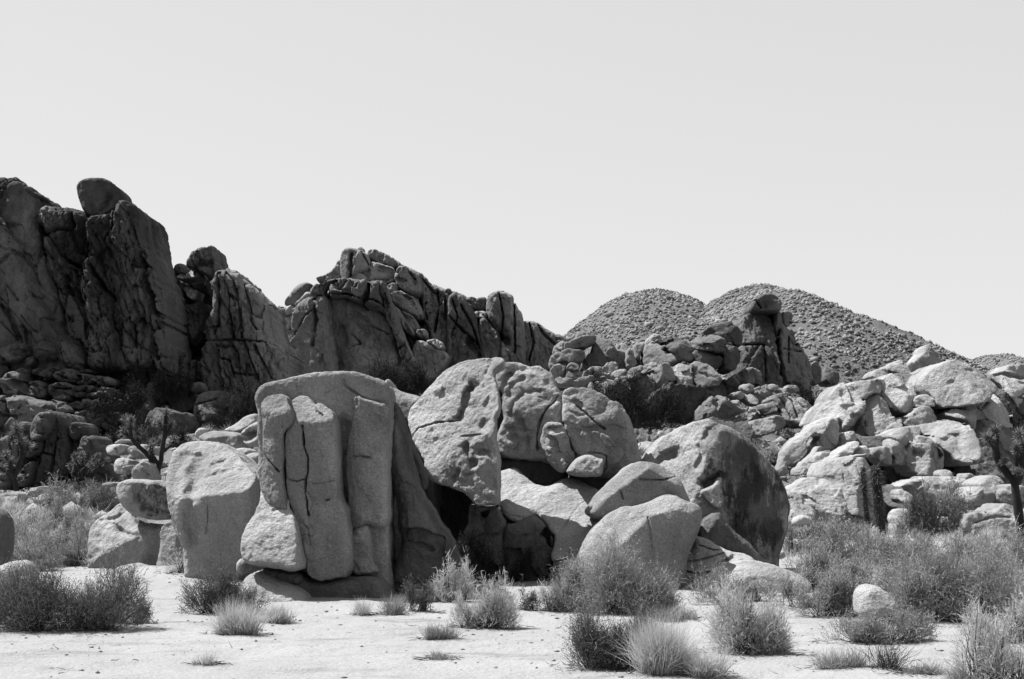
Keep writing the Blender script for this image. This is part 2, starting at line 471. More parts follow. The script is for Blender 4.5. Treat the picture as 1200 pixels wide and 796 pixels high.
M['juniper'] = plant_mat('juniper_leaf', 0.02, 0.3, 0.05)
M['bark'] = plant_mat('joshua_bark', 0.018)
M['spike'] = plant_mat('joshua_leaf', 0.15, 0.25, 0.1)
M['deadspike'] = plant_mat('dead_joshua_leaf', 0.10, 0.3)
# ------------------------------------------------------------------ terrain
TA = [-2500, -400, 0, 150, 300, 600, 880, 1000, 1200, 1600, 3700]
TY = [-40, 21, 31, 45, 60, 90, 130, 200, 400, 900]
TZ = [[0] * 11, [0] * 11,
      [.1, .1, .05, .05, .05, .1, .15, .10, .10, .1, .1],
      [1.0, 1.0, 0.85, 0.9, 1.0, 1.0, 0.8, 0.30, 0.30, .3, .3],
      [2.0, 1.8, 1.25, 1.6, 2.1, 2.6, 3.0, 1.5, 1.2, 1.5, 1.5],
      [6, 5.5, 4.6, 4.8, 5.6, 6.2, 7.0, 6.0, 5.6, 6, 6],
      [10, 9, 9, 9, 9.8, 10.5, 11, 11, 9.8, 10, 10],
      [14, 13, 13, 13, 14, 15, 16, 16, 14, 14, 14],
      [20, 20, 20, 20, 20, 22, 24, 24, 22, 20, 20],
      [24, 24, 24, 24, 24, 24, 24, 24, 24, 24, 24]]
TZ = np.array(TZ, float)
def ground(x, y):
    x = np.atleast_1d(np.asarray(x, float)); y = np.atleast_1d(np.asarray(y, float))
    a = 600 + x / np.maximum(y, 8.0) * FPX
    def loc(v, g):
        v = np.clip(v, g[0], g[-1] - 1e-6); i = np.searchsorted(g, v, side='right') - 1
        t = (v - g[i]) / (g[i + 1] - g[i]); return i, t * t * (3 - 2 * t) * 0.6 + t * 0.4
    i, u = loc(a, np.array(TA, float)); j, v = loc(y, np.array(TY, float))
    z = (TZ[j, i] * (1 - u) + TZ[j, i + 1] * u) * (1 - v) + (TZ[j + 1, i] * (1 - u) + TZ[j + 1, i + 1] * u) * v
    p = np.stack([x, y, 0 * x], 1)
    rough = np.clip(y / 30.0, 0.25, 4)
    z = z + 0.05 * rough * fbm(p * 0.22, 3, 4) + 0.02 * fbm(p * 1.9, 8, 4) * np.clip((70 - y) / 50, 0, 1)
    # low sandy shelf at the foot of the left boulders
    z = z + 0.22 * np.exp(-(((x + 5.9) / 1.7) ** 2)) * np.exp(-(((y - 26.5) / 2.2) ** 2))
    return z
def build_ground():
    ys = np.concatenate([np.linspace(-40, 8, 25), np.linspace(8.3, 34, 190), np.linspace(34.5, 140, 150), np.linspace(144, 900, 60)])
    us = np.concatenate([np.linspace(-1, -0.2, 60), np.linspace(-0.195, 0.195, 300), np.linspace(0.2, 1, 60)])
    U, Yg = np.meshgrid(us, ys)
    Wd = np.where(np.abs(U) < 0.2, 0, (np.abs(U) - 0.2) / 0.8)
    X = U * 2.1 * (np.maximum(Yg, 8) + 6) + np.sign(U) * Wd ** 2 * 900
    Zg = ground(X.ravel(), Yg.ravel())
    V = np.stack([X.ravel(), Yg.ravel(), Zg], 1)
    ny, nx = X.shape
    I = np.arange(ny * nx).reshape(ny, nx)
    Q = np.stack([I[:-1, :-1], I[:-1, 1:], I[1:, 1:], I[1:, :-1]], -1).reshape(-1, 4)
    NTRI[0] += 2 * len(Q)
    tag(link('ground', mesh_from('ground', V, Q), M['sand']), kind='structure')
build_ground()

# ------------------------------------------------------------------ far hills
def hill(label, Y, prof, depth, base_py, nst, seed):
    P = np.array(prof, float)
    rng = np.random.default_rng(seed)
    pxs = np.linspace(P[0, 0], P[-1, 0], 150)
    # smooth the profile
    k = np.array([np.interp(pxs + d, P[:, 0], P[:, 1]) for d in np.linspace(-9, 9, 7)]).mean(0)
    zt = wz(k, Y); zb = wz(base_py, Y)
    ts = np.linspace(-1, 1, 70)
    TT, PX = np.meshgrid(ts, pxs, indexing='ij')
    ZT = np.broadcast_to(zt, PX.shape)
    prof_d = np.clip(1 - np.abs(TT) ** 1.7, 0, 1)
    Xw = wx(PX, Y) * (1 + 0 * TT); Yw = Y + TT * depth
    Zw = zb - 12 + (ZT - zb + 12) * prof_d
    p = np.stack([Xw.ravel(), Yw.ravel(), 0 * Xw.ravel()], 1)
    Zf = Zw.ravel() + fbm(p * 0.022, seed, 5) * 5.0 * (1 - prof_d.ravel() * 0.6)
    V = np.stack([Xw.ravel(), Yw.ravel(), Zf], 1)
    n0, n1 = PX.shape; I = np.arange(n0 * n1).reshape(n0, n1)
    Q = np.stack([I[:-1, :-1], I[:-1, 1:], I[1:, 1:], I[1:, :-1]], -1).reshape(-1, 4)[:, ::-1]
    NTRI[0] += 2 * len(Q)
    h = tag(link('hill', mesh_from('hill', V, Q[:, ::-1]), M['hill']), label, None, None, 'structure')
    # weathered blocks strewn over it
    G = V.reshape(n0, n1, 3)
    def scatter(n, smin, smax, verts, faces, name, mat, squash):
        a = rng.uniform(0.02, 0.60, n) * (n0 - 1); b = rng.uniform(0.01, 0.99, n) * (n1 - 1)
        ia, ib = a.astype(int), b.astype(int); fa, fb = (a - ia)[:, None], (b - ib)[:, None]
        c = (G[ia, ib] * (1 - fa) + G[ia + 1, ib] * fa) * (1 - fb) + (G[ia, ib + 1] * (1 - fa) + G[ia + 1, ib + 1] * fa) * fb
        kk = fbm(c * 0.05 + (3 if name.endswith('scrub') else 0), seed + len(name), 4) + rng.normal(0, .35, n) > -.40
        c = c[kk]; n = len(c)
        s = smin + (smax - smin) * rng.random(n) ** 4
        nv = len(verts)
        vv = verts[None] * (s[:, None, None] * rng.uniform(0.6, 1.3, (n, nv, 1))) * np.array([1, 1, squash])
        th = rng.uniform(0, 6.28, n); cs, sn = np.cos(th)[:, None], np.sin(th)[:, None]
        x = vv[..., 0] * cs - vv[..., 1] * sn; y = vv[..., 0] * sn + vv[..., 1] * cs
        vv = np.stack([x, y, vv[..., 2]], -1) + c[:, None, :]
        ff = faces[None] + (np.arange(n) * nv)[:, None, None]
        NTRI[0] += n * len(faces)
        o = link(name, mesh_from(name, vv.reshape(-1, 3), None, ff.reshape(-1, 3), False), mat)
        tag(o, kind='stuff')
    ico, icf = OCT
    scatter(int(nst * 3.2), 0.12, 0.8, ico, icf, 'hillside_stones', M['hillrock'], 0.9)
    ico, icf = ICO; scatter(int(nst * .05), 0.4, 1.5, ico, icf, 'hillside_blocks', M['hillrock'], 0.8); ico, icf = OCT
    scatter(int(nst * 2.6), 0.2, 0.8, ico, icf, 'hillside_scrub', M['twig'], 0.8)
def _ico():
    g = (1 + 5 ** .5) / 2
    v = np.array([(-1, g, 0), (1, g, 0), (-1, -g, 0), (1, -g, 0), (0, -1, g), (0, 1, g), (0, -1, -g), (0, 1, -g), (g, 0, -1), (g, 0, 1), (-g, 0, -1), (-g, 0, 1)], float)
    f = np.array([(0, 11, 5), (0, 5, 1), (0, 1, 7), (0, 7, 10), (0, 10, 11), (1, 5, 9), (5, 11, 4), (11, 10, 2), (10, 7, 6), (7, 1, 8), (3, 9, 4), (3, 4, 2), (3, 2, 6), (3, 6, 8), (3, 8, 9), (4, 9, 5), (2, 4, 11), (6, 2, 10), (8, 6, 7), (9, 8, 1)])
    return v / np.linalg.norm(v[0]), f
ICO = _ico()
OCT = (np.array([(1, 0, 0), (-1, 0, 0), (0, 1, 0), (0, -1, 0), (0, 0, 1), (0, 0, -1)], float), np.array([(0, 2, 4), (2, 1, 4), (1, 3, 4), (3, 0, 4), (2, 0, 5), (1, 2, 5), (3, 1, 5), (0, 3, 5)]))
hill('rounded far hill strewn with small rocks, left of the pair', 400,
     [(640, 415), (660, 400), (690, 376), (715, 354), (740, 346), (765, 342), (790, 343), (812, 351), (830, 364), (860, 392), (890, 430)], 110, 470, 4500, 5)
hill('higher far hill strewn with small rocks, behind the rock pinnacle', 380,
     [(780, 395), (805, 374), (830, 358), (850, 345), (875, 337), (895, 336), (915, 345), (945, 360), (975, 373), (1005, 389), (1035, 406), (1060, 420), (1085, 438), (1120, 470)], 110, 470, 6000, 6)
hill('small far rocky hill peeping over the boulders at right', 430,
     [(1105, 440), (1135, 424), (1150, 415), (1165, 411), (1175, 414), (1187, 422), (1205, 426), (1240, 432), (1280, 445)], 90, 470, 1500, 7)
# ------------------------------------------------------------------ foreground boulders
def R(*a, **k):
    k.setdefault('vox', 1.15); return rock(*a, **k)
fg, pale, stn = M['fg'], M['pale'], M['stain']
# the split monolith: one standing block, its slabs and columns are parts
blk = empty('split_monolith', (wx(385, 22), 22, 0), 'tall flat-topped pale rock block split by vertical cracks, nearest of the big rocks', 'rock')
R('rock_slab', None, None, 22.6, .75, 'U7', '183,240 192,165 270,122 380,92 500,65 620,48 760,40 880,45 980,66 1060,92 1108,130 1122,200 1130,300 1132,400 1118,480 1112,600 1108,760 1112,1000 1120,1200 1126,1450 1130,1700 400,1700 230,1000 205,700 195,370',
  rr=.09, cr=[('795,420 790,600 795,850 805,1100', 8, .45), ('805,95 815,140 880,180 930,215 1010,240 1110,266', 1.3, .10), ('482,85 470,170', 1.2, .07), ('800,108 720,165 650,215', 1, .03)], mat=fg, parent=blk, amp=.8, style='rough', sm=1, joint=.10)
R('rock_column', None, None, 22.3, .62, 'U7', '868,240 880,206 905,203 940,228 1010,245 1112,272 1130,400 1115,480 1110,700 1110,1000 1116,1050 1090,1120 1050,1128 960,1095 940,1125 860,1145 843,1100 835,900 815,700 845,450 862,385 872,300',
  rr=.2, grow=.5, fac=[(860, 400, 905, 215, .8, .0), (850, 1100, 860, 450, .6, .08)], cr=[('835,640 920,628 990,640', 1, .04), ('900,215 890,260 870,275', 2, .08)], mat=fg, parent=blk, amp=.8, style='rough', sm=1, joint=.10)
R('rock_column', None, None, 21.75, .55, 'U7', '213,260 235,210 290,188 345,188 387,214 392,240 420,290 443,335 447,385 436,406 383,450 374,520 381,600 371,700 381,790 386,870 396,960 405,1002 385,1000 320,980 250,940 205,850 200,780 178,722 222,680 240,620 226,500 230,400',
  rr=.14, grow=.7, fac=[(290, 600, 275, 300, .7, .05), (250, 330, 400, 310, 1.0, .02)], cr=[('235,610 300,690 350,740', 1.4, .06)], mat=fg, parent=blk, style='rough', sm=1)
R('rock_bulge', None, None, 21.65, .85, 'U7', '196,960 190,840 176,745 214,690 238,632 262,655 300,690 350,738 374,800 382,880 392,985 425,1030 448,1070 478,1140 502,1250 522,1380 522,1410 490,1428 430,1430 360,1405 260,1400 200,1388 140,1376 100,1340 90,1270 100,1180 130,1100 170,1030',
  rr=.35, grow=.8, tz=.2, fac=[(100, 1240, 500, 1150, .75, .12), (160, 960, 440, 960, .35, .32), (255, 1390, 330, 1190, .35, .0)], cr=[('300,1010 340,985 400,1000', 2.0, .05)], mat=pale, parent=blk, style='rough')
R('rock_column', None, None, 21.9, .72, 'U7', '398,240 430,195 475,176 530,205 582,268 610,243 660,268 712,308 737,350 746,420 750,600 752,780 758,900 790,960 815,1010 826,1090 836,1130 846,1200 850,1300 840,1468 720,1480 650,1498 590,1488 545,1450 538,1400 542,1380 505,1180 466,1070 436,1000 406,930 400,800 391,680 395,500 404,452 452,412 462,380 448,330 422,290',
  rr=.1, grow=.7, fac=[(450, 400, 740, 345, 1.1, .05), (600, 300, 585, 200, .2)], cr=[('515,415 525,560 550,640 556,740 535,800 530,880 545,960 552,1045', 1.5, .20), ('590,265 605,310 650,345', 1.3, .06), ('545,815 640,820 740,800', 1, .03), ('415,790 470,805 530,790', 1.2, .10), ('680,935 705,930', 1.5, .06), ('480,1075 550,1130 560,1250', 1.4, .05)], mat=fg, parent=blk, amp=.9, style='rough', sm=1, joint=.10)
R('rock_block', None, None, 22.2, .62, 'U7', '852,1150 960,1108 985,1140 1000,1300 1006,1380 1032,1400 1052,1452 842,1466 854,1300', rr=.25, mat=fg, parent=blk, amp=.8, style='rough', sm=1, joint=.10)
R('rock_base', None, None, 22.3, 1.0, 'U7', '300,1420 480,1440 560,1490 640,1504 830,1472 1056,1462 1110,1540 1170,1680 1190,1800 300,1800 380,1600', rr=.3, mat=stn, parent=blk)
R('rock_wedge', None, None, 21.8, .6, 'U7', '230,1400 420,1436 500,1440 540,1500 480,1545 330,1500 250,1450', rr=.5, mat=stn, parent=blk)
R('rock_ledge', None, None, 21.4, .9, 'U7', '95,1470 160,1440 240,1450 330,1500 440,1536 530,1585 600,1690 560,1780 60,1780 70,1560', rr=.6, tz=.9, mat=pale, parent=blk, style='rough')
R('rock_knob', None, None, 21.6, .35, 'U7', '58,1365 85,1338 122,1380 135,1420 100,1460 60,1450 48,1400', rr=.8, mat=pale, parent=blk, style='rough')
R('leaning_fin', 'tall dark rock fin leaning against the right side of the split block', 'rock', 23.1, .8, 'W1', '148,330 190,385 230,440 262,530 292,640 305,780 352,910 384,1030 450,1110 500,1220 560,1310 620,1400 690,1520 760,1650 800,1850 120,1850 180,1550 245,1360 240,1220 225,1080 190,960 150,860 140,700 160,500',
  rr=.45, fac=[(150, 560, 260, 500, .9, .1)], cr=[('300,1345 380,1360 480,1400', 2, .08), ('250,1100 290,1180 280,1290', 2, .06)], mat=stn, style='rough', joint=.3, amp=1.3)
R('rock_sliver', 'narrow rock sliver behind the leaning dark fin', 'rock', 24.0, .5, 'W1', '240,470 290,600 340,700 378,785 424,900 420,945 400,1000 330,900 290,760', rr=.4, mat=stn)
R('boulder', 'smooth grey rock rising behind the right shoulder of the split block', 'boulder', 28, 1.0, 'W1', '120,240 138,212 158,204 182,235 205,282 320,318 420,345 420,700 150,700', rr=.6, mat=fg)
# left of the block
R('boulder', 'broad pale boulder with sloping sunlit top, left of the split block', 'boulder', 25.6, 1.25, 'W7', '555,160 575,118 620,95 690,82 760,80 850,96 920,132 990,175 1060,235 1130,285 1180,340 1200,600 1190,800 1180,980 695,980 700,830 690,760 640,620 618,540 590,420 572,350 552,290 550,220',
  rr=.35, fac=[(815, 420, 1190, 375, 1.35, .1), (730, 900, 690, 200, .75, .0), (700, 260, 830, 190, 1.1, .1)], cr=[('750,230 760,420 770,700', 9, .16), ('640,190 620,300 640,420', 8, .08), ('872,500 880,600 866,680', .8, .03), ('840,250 900,240 960,200', 3, .05), ('830,330 900,300 1000,270', 3, .05)], mat=pale, down=8)
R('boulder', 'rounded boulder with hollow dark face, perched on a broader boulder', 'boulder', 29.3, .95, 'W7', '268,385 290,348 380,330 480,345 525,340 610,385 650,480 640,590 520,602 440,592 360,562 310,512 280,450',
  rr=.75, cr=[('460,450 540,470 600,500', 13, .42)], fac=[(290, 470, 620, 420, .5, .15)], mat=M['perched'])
R('boulder', 'broad rough boulder carrying the perched hollow-faced boulder', 'boulder', 30.0, 1.1, 'W8', '72,330 100,270 140,240 200,210 260,160 292,155 330,208 400,280 480,300 560,300 570,400 545,480 530,640 80,640 78,400',
  rr=.5, fac=[(150, 500, 420, 360, 1.0, .05)], cr=[('160,265 260,260 330,200', 2.5, .10), ('280,320 330,350 400,360', 3, .09), ('200,290 250,300 300,330', 2, .06)], mat=fg, style='lumpy', down=6)
R('boulder', 'small upright rounded stone leaning on the broad pale boulder', 'boulder', 27.0, .5, 'W8', '532,352 556,292 610,268 648,285 668,340 668,400 692,470 704,550 690,660 512,660 514,560 545,410', rr=.6, mat=fg, fac=[(540, 420, 660, 400, .5, .1), (560, 600, 570, 300, .6, .03)], down=4)
R('rock_slab', 'thin flat slab lying on the sandy shelf below the left boulders', 'rock', 27.3, .7, 'W8', '200,600 245,583 290,557 350,563 385,575 470,578 494,604 480,640 220,640', rr=.5, tz=1.2, mat=pale)
R('boulder', 'low pale stone at the left edge behind the dark scrub', 'boulder', 27, .6, 'P', '-12,672 -5,664 5,660 18,657 30,661 36,672 34,684 -12,686', rr=.7, tz=.5, mat=pale)
R('boulder', 'shaded upright stone cut off by the left edge of the picture', 'boulder', 24, .5, 'P', '-22,600 -8,596 1,604 5,616 5,640 1,662 -22,668', rr=.6, mat=stn)
# tilted slabs behind the pale boulder
R('rock_slab', 'flat tilted slab with sunlit top and dark edge behind the pale boulder', 'rock', 36, 1.2, 'T4', '425,738 520,685 600,692 742,705 744,800 640,830 520,800', rr=.25, tz=.1, fac=[(430, 745, 745, 720, 2.2, .0)], mat=fg)
R('rock_slab', 'long sunlit slab climbing to the top of the tilted slabs', 'rock', 37.5, .9, 'T4', '620,690 700,650 758,590 810,568 852,574 870,640 780,700 700,720', rr=.4, tz=.9, mat=pale)
R('rock_slab', 'broken slab end wedged against the split block', 'rock', 35, .8, 'T4', '722,705 780,652 860,612 900,640 900,800 770,800', rr=.4, tz=.5, cr=[('740,700 800,640 850,615', 2, .1), ('770,740 830,720', 5, .2)], mat=fg)
R('boulder', 'little rounded stone at the left end of the tilted slabs', 'boulder', 36.5, .4, 'T4', '415,742 424,692 455,664 487,674 500,700 450,750', rr=.8, mat=fg)
R('rock_slab', 'small sunlit slab just above the sloping top of the pale boulder', 'rock', 33, .6, 'W7', '960,160 1050,128 1122,152 1080,200 1060,280 960,260', rr=.4, tz=.8, mat=pale)
R('boulder', 'small round stone beside the neck of the split block', 'boulder', 31, .5, 'W7', '1055,205 1098,172 1165,163 1200,200 1190,290 1100,290 1068,250', rr=.7, mat=fg)
# middle boulders
R('boulder', 'largest sunlit boulder, tall rounded and pitted, right of the leaning fin', 'boulder', 25.3, 1.9, 'W1', '248,455 264,390 320,330 400,258 440,200 520,130 640,55 740,36 860,36 940,44 965,80 925,110 885,150 912,230 938,350 935,420 900,480 908,560 895,640 920,705 928,900 938,1000 930,1095 870,1085 800,1102 735,1062 700,1010 620,970 540,945 460,922 420,905 375,790 340,700 290,640 272,540',
  rr=.32, back=.7, fac=[(815, 1000, 1215, 420, 1.0), (330, 1100, 330, 200, .5, 1.1), (815, 560, 800, 1100, .7, .12), (880, 150, 900, 700, .8, .35)],
  cr=[('285,600 340,540 480,500 660,492', 1.6, .10), ('725,235 700,300 690,370 650,465', 4, .22), ('740,260 775,225', 4, .14), ('855,505 815,545', 4, .14), ('700,700 720,770 745,800', 5, .26), ('790,725 850,725', 3, .12), ('660,608 820,600', 1.3, .07), ('840,150 870,90', 3, .12), ('520,250 500,330', 2, .06), ('640,860 610,930', 3, .12), ('690,880 740,870', 3, .10), ('860,340 835,400', 3, .1), ('600,900 580,950', 2, .1)], mat=pale, style='rough', amp=1.2)
R('rock_pillar', 'dark rock pillar holding up the largest sunlit boulder', 'rock', 25.9, .9, 'W1', '712,1092 760,1085 820,1108 932,1098 952,1150 990,1212 972,1300 978,1450 1000,1800 640,1800 610,1500 650,1350 705,1240 712,1180', rr=.25, joint=.8, style='rough', fac=[(712, 1240, 830, 1180, 1.2, .05)], mat=stn)
R('boulder', 'tall lumpy boulder with layered crust between the largest boulder and the oval one', 'boulder', 27.7, 1.0, 'W3', '132,150 148,96 230,80 290,84 330,107 400,111 440,124 500,163 540,208 556,258 605,312 660,420 640,540 580,620 540,810 400,780 280,770 180,757 148,722 140,650 138,570 185,500 175,420 165,330 128,240',
  rr=.45, fac=[(250, 700, 240, 200, .55, .1), (150, 330, 560, 230, .55, .25), (440, 700, 560, 330, -.0, .0)],
  cr=[('556,332 530,382 482,420 452,470 432,520 412,620 420,700', 1.3, .16), ('165,320 195,190 270,142 380,128', 3, .14), ('215,330 240,250 320,212', 3, .12), ('225,470 255,370 330,305 430,300', 2, .09), ('190,250 230,170', 3, .10), ('215,560 270,560 300,520 340,600 350,740', 3, .10), ('250,620 300,640 260,700', 4, .12), ('160,600 165,560', 4, .1), ('420,345 475,345', 1.3, .05)], mat=fg, style='lumpy')
R('boulder', 'wedge shaped stone jammed between the lumpy and the oval boulders', 'boulder', 27.0, .6, 'W3', '426,655 445,590 468,525 515,506 590,510 625,560 655,690 695,770 650,835 604,870 560,852 500,782', rr=.25, joint=.5, style='rough', fac=[(440, 720, 470, 540, .9, .12)], mat=fg)
R('boulder', 'oval boulder tilted to the right with a diagonal crack', 'boulder', 27.0, .8, 'W3', '596,320 622,276 700,264 800,284 890,319 960,358 1012,400 1060,480 1092,560 1132,680 1165,800 1090,870 950,908 870,898 780,872 690,770 650,690 608,560 594,470 604,400',
  rr=.5, fac=[(660, 700, 620, 280, .7, .15), (600, 420, 900, 300, .5, .25)], cr=[('690,395 760,460 820,520 885,562', 1.3, .12), ('640,430 700,470 760,465', 2, .07), ('770,728 850,732 898,752 890,830 865,890', 1.2, .09), ('610,380 680,370 720,400', 3, .08), ('740,560 830,555', 2.5, .07), ('620,590 700,570', 2.5, .07), ('910,400 920,350', 2.5, .06), ('700,300 640,320', 3, .07), ('900,640 960,700', 1, .03)], mat=fg, style='rough', joint=.35, amp=1.0)
R('boulder', 'small pale oblong stone at the foot of the oval boulder', 'boulder', 26.2, .45, 'W4', '502,200 515,178 560,112 620,80 680,78 735,108 766,104 760,180 748,236 680,232 560,234', rr=.4, tz=.5, style='rough', mat=pale)
R('rock_apron', 'smooth bright rock apron sloping down below the tilted boulders', 'rock', 26.3, .7, 'W4', '10,190 100,158 160,158 200,208 250,268 310,298 380,308 475,248 540,230 600,248 660,290 740,322 800,400 900,440 860,520 740,570 650,690 590,790 530,745 500,772 440,800 385,795 398,740 420,650 380,610 330,540 280,500 230,540 150,560 60,512 20,430',
  rr=.3, tz=1.5, cr=[('60,480 110,500 200,520', 1.5, .05), ('480,590 560,470 640,400', 1.5, .03), ('420,640 460,600 520,540', 1.5, .04)], mat=pale, amp=.8)
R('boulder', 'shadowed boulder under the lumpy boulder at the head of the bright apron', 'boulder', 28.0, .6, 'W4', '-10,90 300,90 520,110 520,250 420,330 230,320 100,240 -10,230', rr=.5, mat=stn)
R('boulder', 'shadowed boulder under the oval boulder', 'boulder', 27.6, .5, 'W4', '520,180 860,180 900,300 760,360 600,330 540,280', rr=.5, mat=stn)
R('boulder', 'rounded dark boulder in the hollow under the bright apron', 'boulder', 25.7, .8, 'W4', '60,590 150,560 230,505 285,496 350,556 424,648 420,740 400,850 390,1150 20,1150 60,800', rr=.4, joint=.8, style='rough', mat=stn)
R('rock_slab', 'arched slab with shaded face and bright rim, upper one of the two slabs before the big boulder', 'rock', 24.6, .95, 'P', '687,603 694,592 706,576 722,560 737,547 747,541 757,540.5 767,543 782,550 795,561 804,577 812,600 780,612 740,612 705,612',
  rr=.3, amp=.7, fac=[(692, 596, 762, 546, 2.0, .0), (757, 548, 806, 578, 1.6, .0)], cr=[('748,562 775,562 798,557', 1.0, .05), ('726,575 729,584', 1, .04)], mat=fg)
R('rock_slab', 'arched slab with broad bright shoulder, lower one of the two slabs before the big boulder', 'rock', 23.7, 1.0, 'P', '676,650 690,631 700,619 713,606 727,596 737,594 745,595 760,589 778,580 793,579 801,586 816,590 824,602 818,625 805,650 800,700 670,700',
  rr=.3, amp=.7, fac=[(697, 668, 760, 603, 1.7, .0), (738, 608, 815, 588, 2.0, .03)], cr=[('757,606 759,620 762,645', 1.0, .03)], mat=fg, down=6)
R('boulder', 'huge rounded boulder split between bright left flank and dark stained face', 'boulder', 26.8, 1.8, 'P', '756,545 773,522 790,505 810,494 823,491 828,490 836,496 847,499.5 863,509 873,516 890,533 903,547 912,558 918,573 921,588 922,606 920,620 915,632 911,648 911,680 850,690 800,660 785,600 765,570',
  rr=.4, tz=-.06, fac=[(803, 588, 838, 500, 1.7, .15), (830, 497, 870, 512, .0), (860, 500, 925, 640, .35, .25), (815, 560, 835, 520, .3, .1)],
  cr=[('826,568 836,556', 8, .42), ('790,532 775,540', 6, .25), ('822,515 826,505 838,500', 3, .10), ('816,525 820,535 812,548', 2.5, .08), ('792,508 798,504', 4, .15)], mat=M['huge'], amp=1.0)
R('rock_flake', 'thin bright flake standing at the foot of the huge boulder', 'rock', 25.2, .3, 'W5', '470,570 560,545 596,505 625,462 640,490 640,575 652,610 630,690 590,700 520,640', rr=.2, tz=.3, style='rough', mat=M['huge'])
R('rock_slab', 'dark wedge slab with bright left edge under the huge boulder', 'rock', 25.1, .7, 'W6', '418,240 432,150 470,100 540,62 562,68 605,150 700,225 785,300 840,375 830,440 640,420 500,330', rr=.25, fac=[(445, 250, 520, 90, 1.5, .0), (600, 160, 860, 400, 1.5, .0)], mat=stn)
R('rock_ledge', 'bright layered ledge stepping down toward the shrubs below the huge boulder', 'rock', 24.0, .8, 'W6', '285,440 330,385 395,325 412,238 470,240 560,290 650,345 770,360 830,400 800,470 600,520 450,600 420,700 330,780 130,780 148,600 195,512',
  rr=.4, tz=1.0, cr=[('290,470 400,490 520,470', 1.5, .07), ('300,420 450,390 600,350', 1.5, .05), ('520,480 560,420 680,370', 2, .08), ('280,550 320,530 440,545', 2, .08), ('430,300 520,330 600,330', 1.5, .05)], mat=pale, style='lumpy', amp=.7)
R('rock_slab', 'low domed slab behind the pale brush at the foot of the huge boulder', 'rock', 23.2, 1.0, 'W6', '325,720 400,612 480,522 600,450 720,404 800,409 900,419 1000,458 1100,498 1195,545 1205,600 1150,800 320,800', rr=.5, tz=.45, mat=pale, fac=[(420, 640, 760, 430, 1.2, .1)])
R('boulder', 'small rounded stone between the layered ledge and the domed slab', 'boulder', 22.7, .35, 'W6', '245,705 300,632 370,604 400,620 345,705 320,760 250,760', rr=.7, mat=fg)
R('boulder', 'small pale stone half hidden in the right scrub', 'boulder', 17.2, .3, 'P', '1004,702 1008,691 1019,685 1035,689 1048,703 1056,722 1004,726', rr=.7, tz=.3, mat=pale)
R('stone', 'flat bright stone at the mouth of the dark hollow', 'stone', 20.3, .2, 'P', '590,713 596,708 607,708 610,713 606,722 594,722', rr=.5, mat=pale)
R('stone', 'pale stone in the straw in front of the centre bush', 'stone', 13.6, .12, 'P', '740,768 744,762 752,763 756,769 753,776 742,776', rr=.6, mat=pale)
R('stone', 'low pale stone on the sand right of the centre bush', 'stone', 14.6, .2, 'P', '826,760 835,755 852,754 864,758 868,765 828,766', rr=.6, mat=pale)
R('stone', 'rounded white stone at the foot of the far right pile', 'stone', 38, .35, 'P', '928,611 934,605 942,603 950,607 952,615 930,616', rr=.7, mat=pale)
R('stone', 'pale stone by the sand patch right of the huge boulder', 'stone', 29, .15, 'P', '910,650 914,644 919,646 921,654 911,656', rr=.7, mat=pale)
# ------------------------------------------------------------------ left cliffs (in shade)
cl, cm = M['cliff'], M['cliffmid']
K = empty('cliff', (wx(90, 100), 100, 5), 'tallest dark cliff of steep leaning slabs, at the left edge, carrying a balanced block', 'cliff')
def kp(name, Y, th, tile, s, rr=.25, parent=K, mat=cl, amp=1.0, style='crag', **k):
    return R(name, None, None, Y, th, tile, s, rr=rr, mat=mat, parent=parent, amp=amp, style=style, vox=1.3, sm=k.pop('sm', 1), cut=k.pop('cut', 0), joint=k.pop('joint', 1.05), crk=.8, rimw=k.pop('rimw', .5), grow=.7, **k)
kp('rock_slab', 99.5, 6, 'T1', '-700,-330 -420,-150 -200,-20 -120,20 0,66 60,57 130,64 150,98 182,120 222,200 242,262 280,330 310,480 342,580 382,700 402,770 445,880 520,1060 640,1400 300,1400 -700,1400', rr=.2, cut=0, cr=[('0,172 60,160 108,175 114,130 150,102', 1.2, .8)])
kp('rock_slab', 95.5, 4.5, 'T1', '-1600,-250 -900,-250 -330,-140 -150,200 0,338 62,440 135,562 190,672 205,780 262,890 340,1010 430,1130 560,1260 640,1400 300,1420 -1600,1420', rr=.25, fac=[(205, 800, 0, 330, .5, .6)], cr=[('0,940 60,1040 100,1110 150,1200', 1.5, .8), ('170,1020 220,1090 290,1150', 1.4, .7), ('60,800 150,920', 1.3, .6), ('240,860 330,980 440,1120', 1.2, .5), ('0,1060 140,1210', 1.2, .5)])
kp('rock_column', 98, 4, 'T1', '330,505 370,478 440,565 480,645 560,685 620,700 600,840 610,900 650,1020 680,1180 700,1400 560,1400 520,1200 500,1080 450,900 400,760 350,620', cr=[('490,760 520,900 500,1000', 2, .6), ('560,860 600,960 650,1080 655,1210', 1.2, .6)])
kp('rock_boulder', 96.8, 3.2, 'T1', '296,292 340,290 390,268 470,266 530,278 562,302 600,298 645,330 668,380 656,600 612,695 540,662 480,640 430,552 372,472 350,450 345,420 308,380', rr=.6, cr=[('560,340 570,480 600,600', 3, .9), ('380,470 470,450 540,440', 2, .5)])
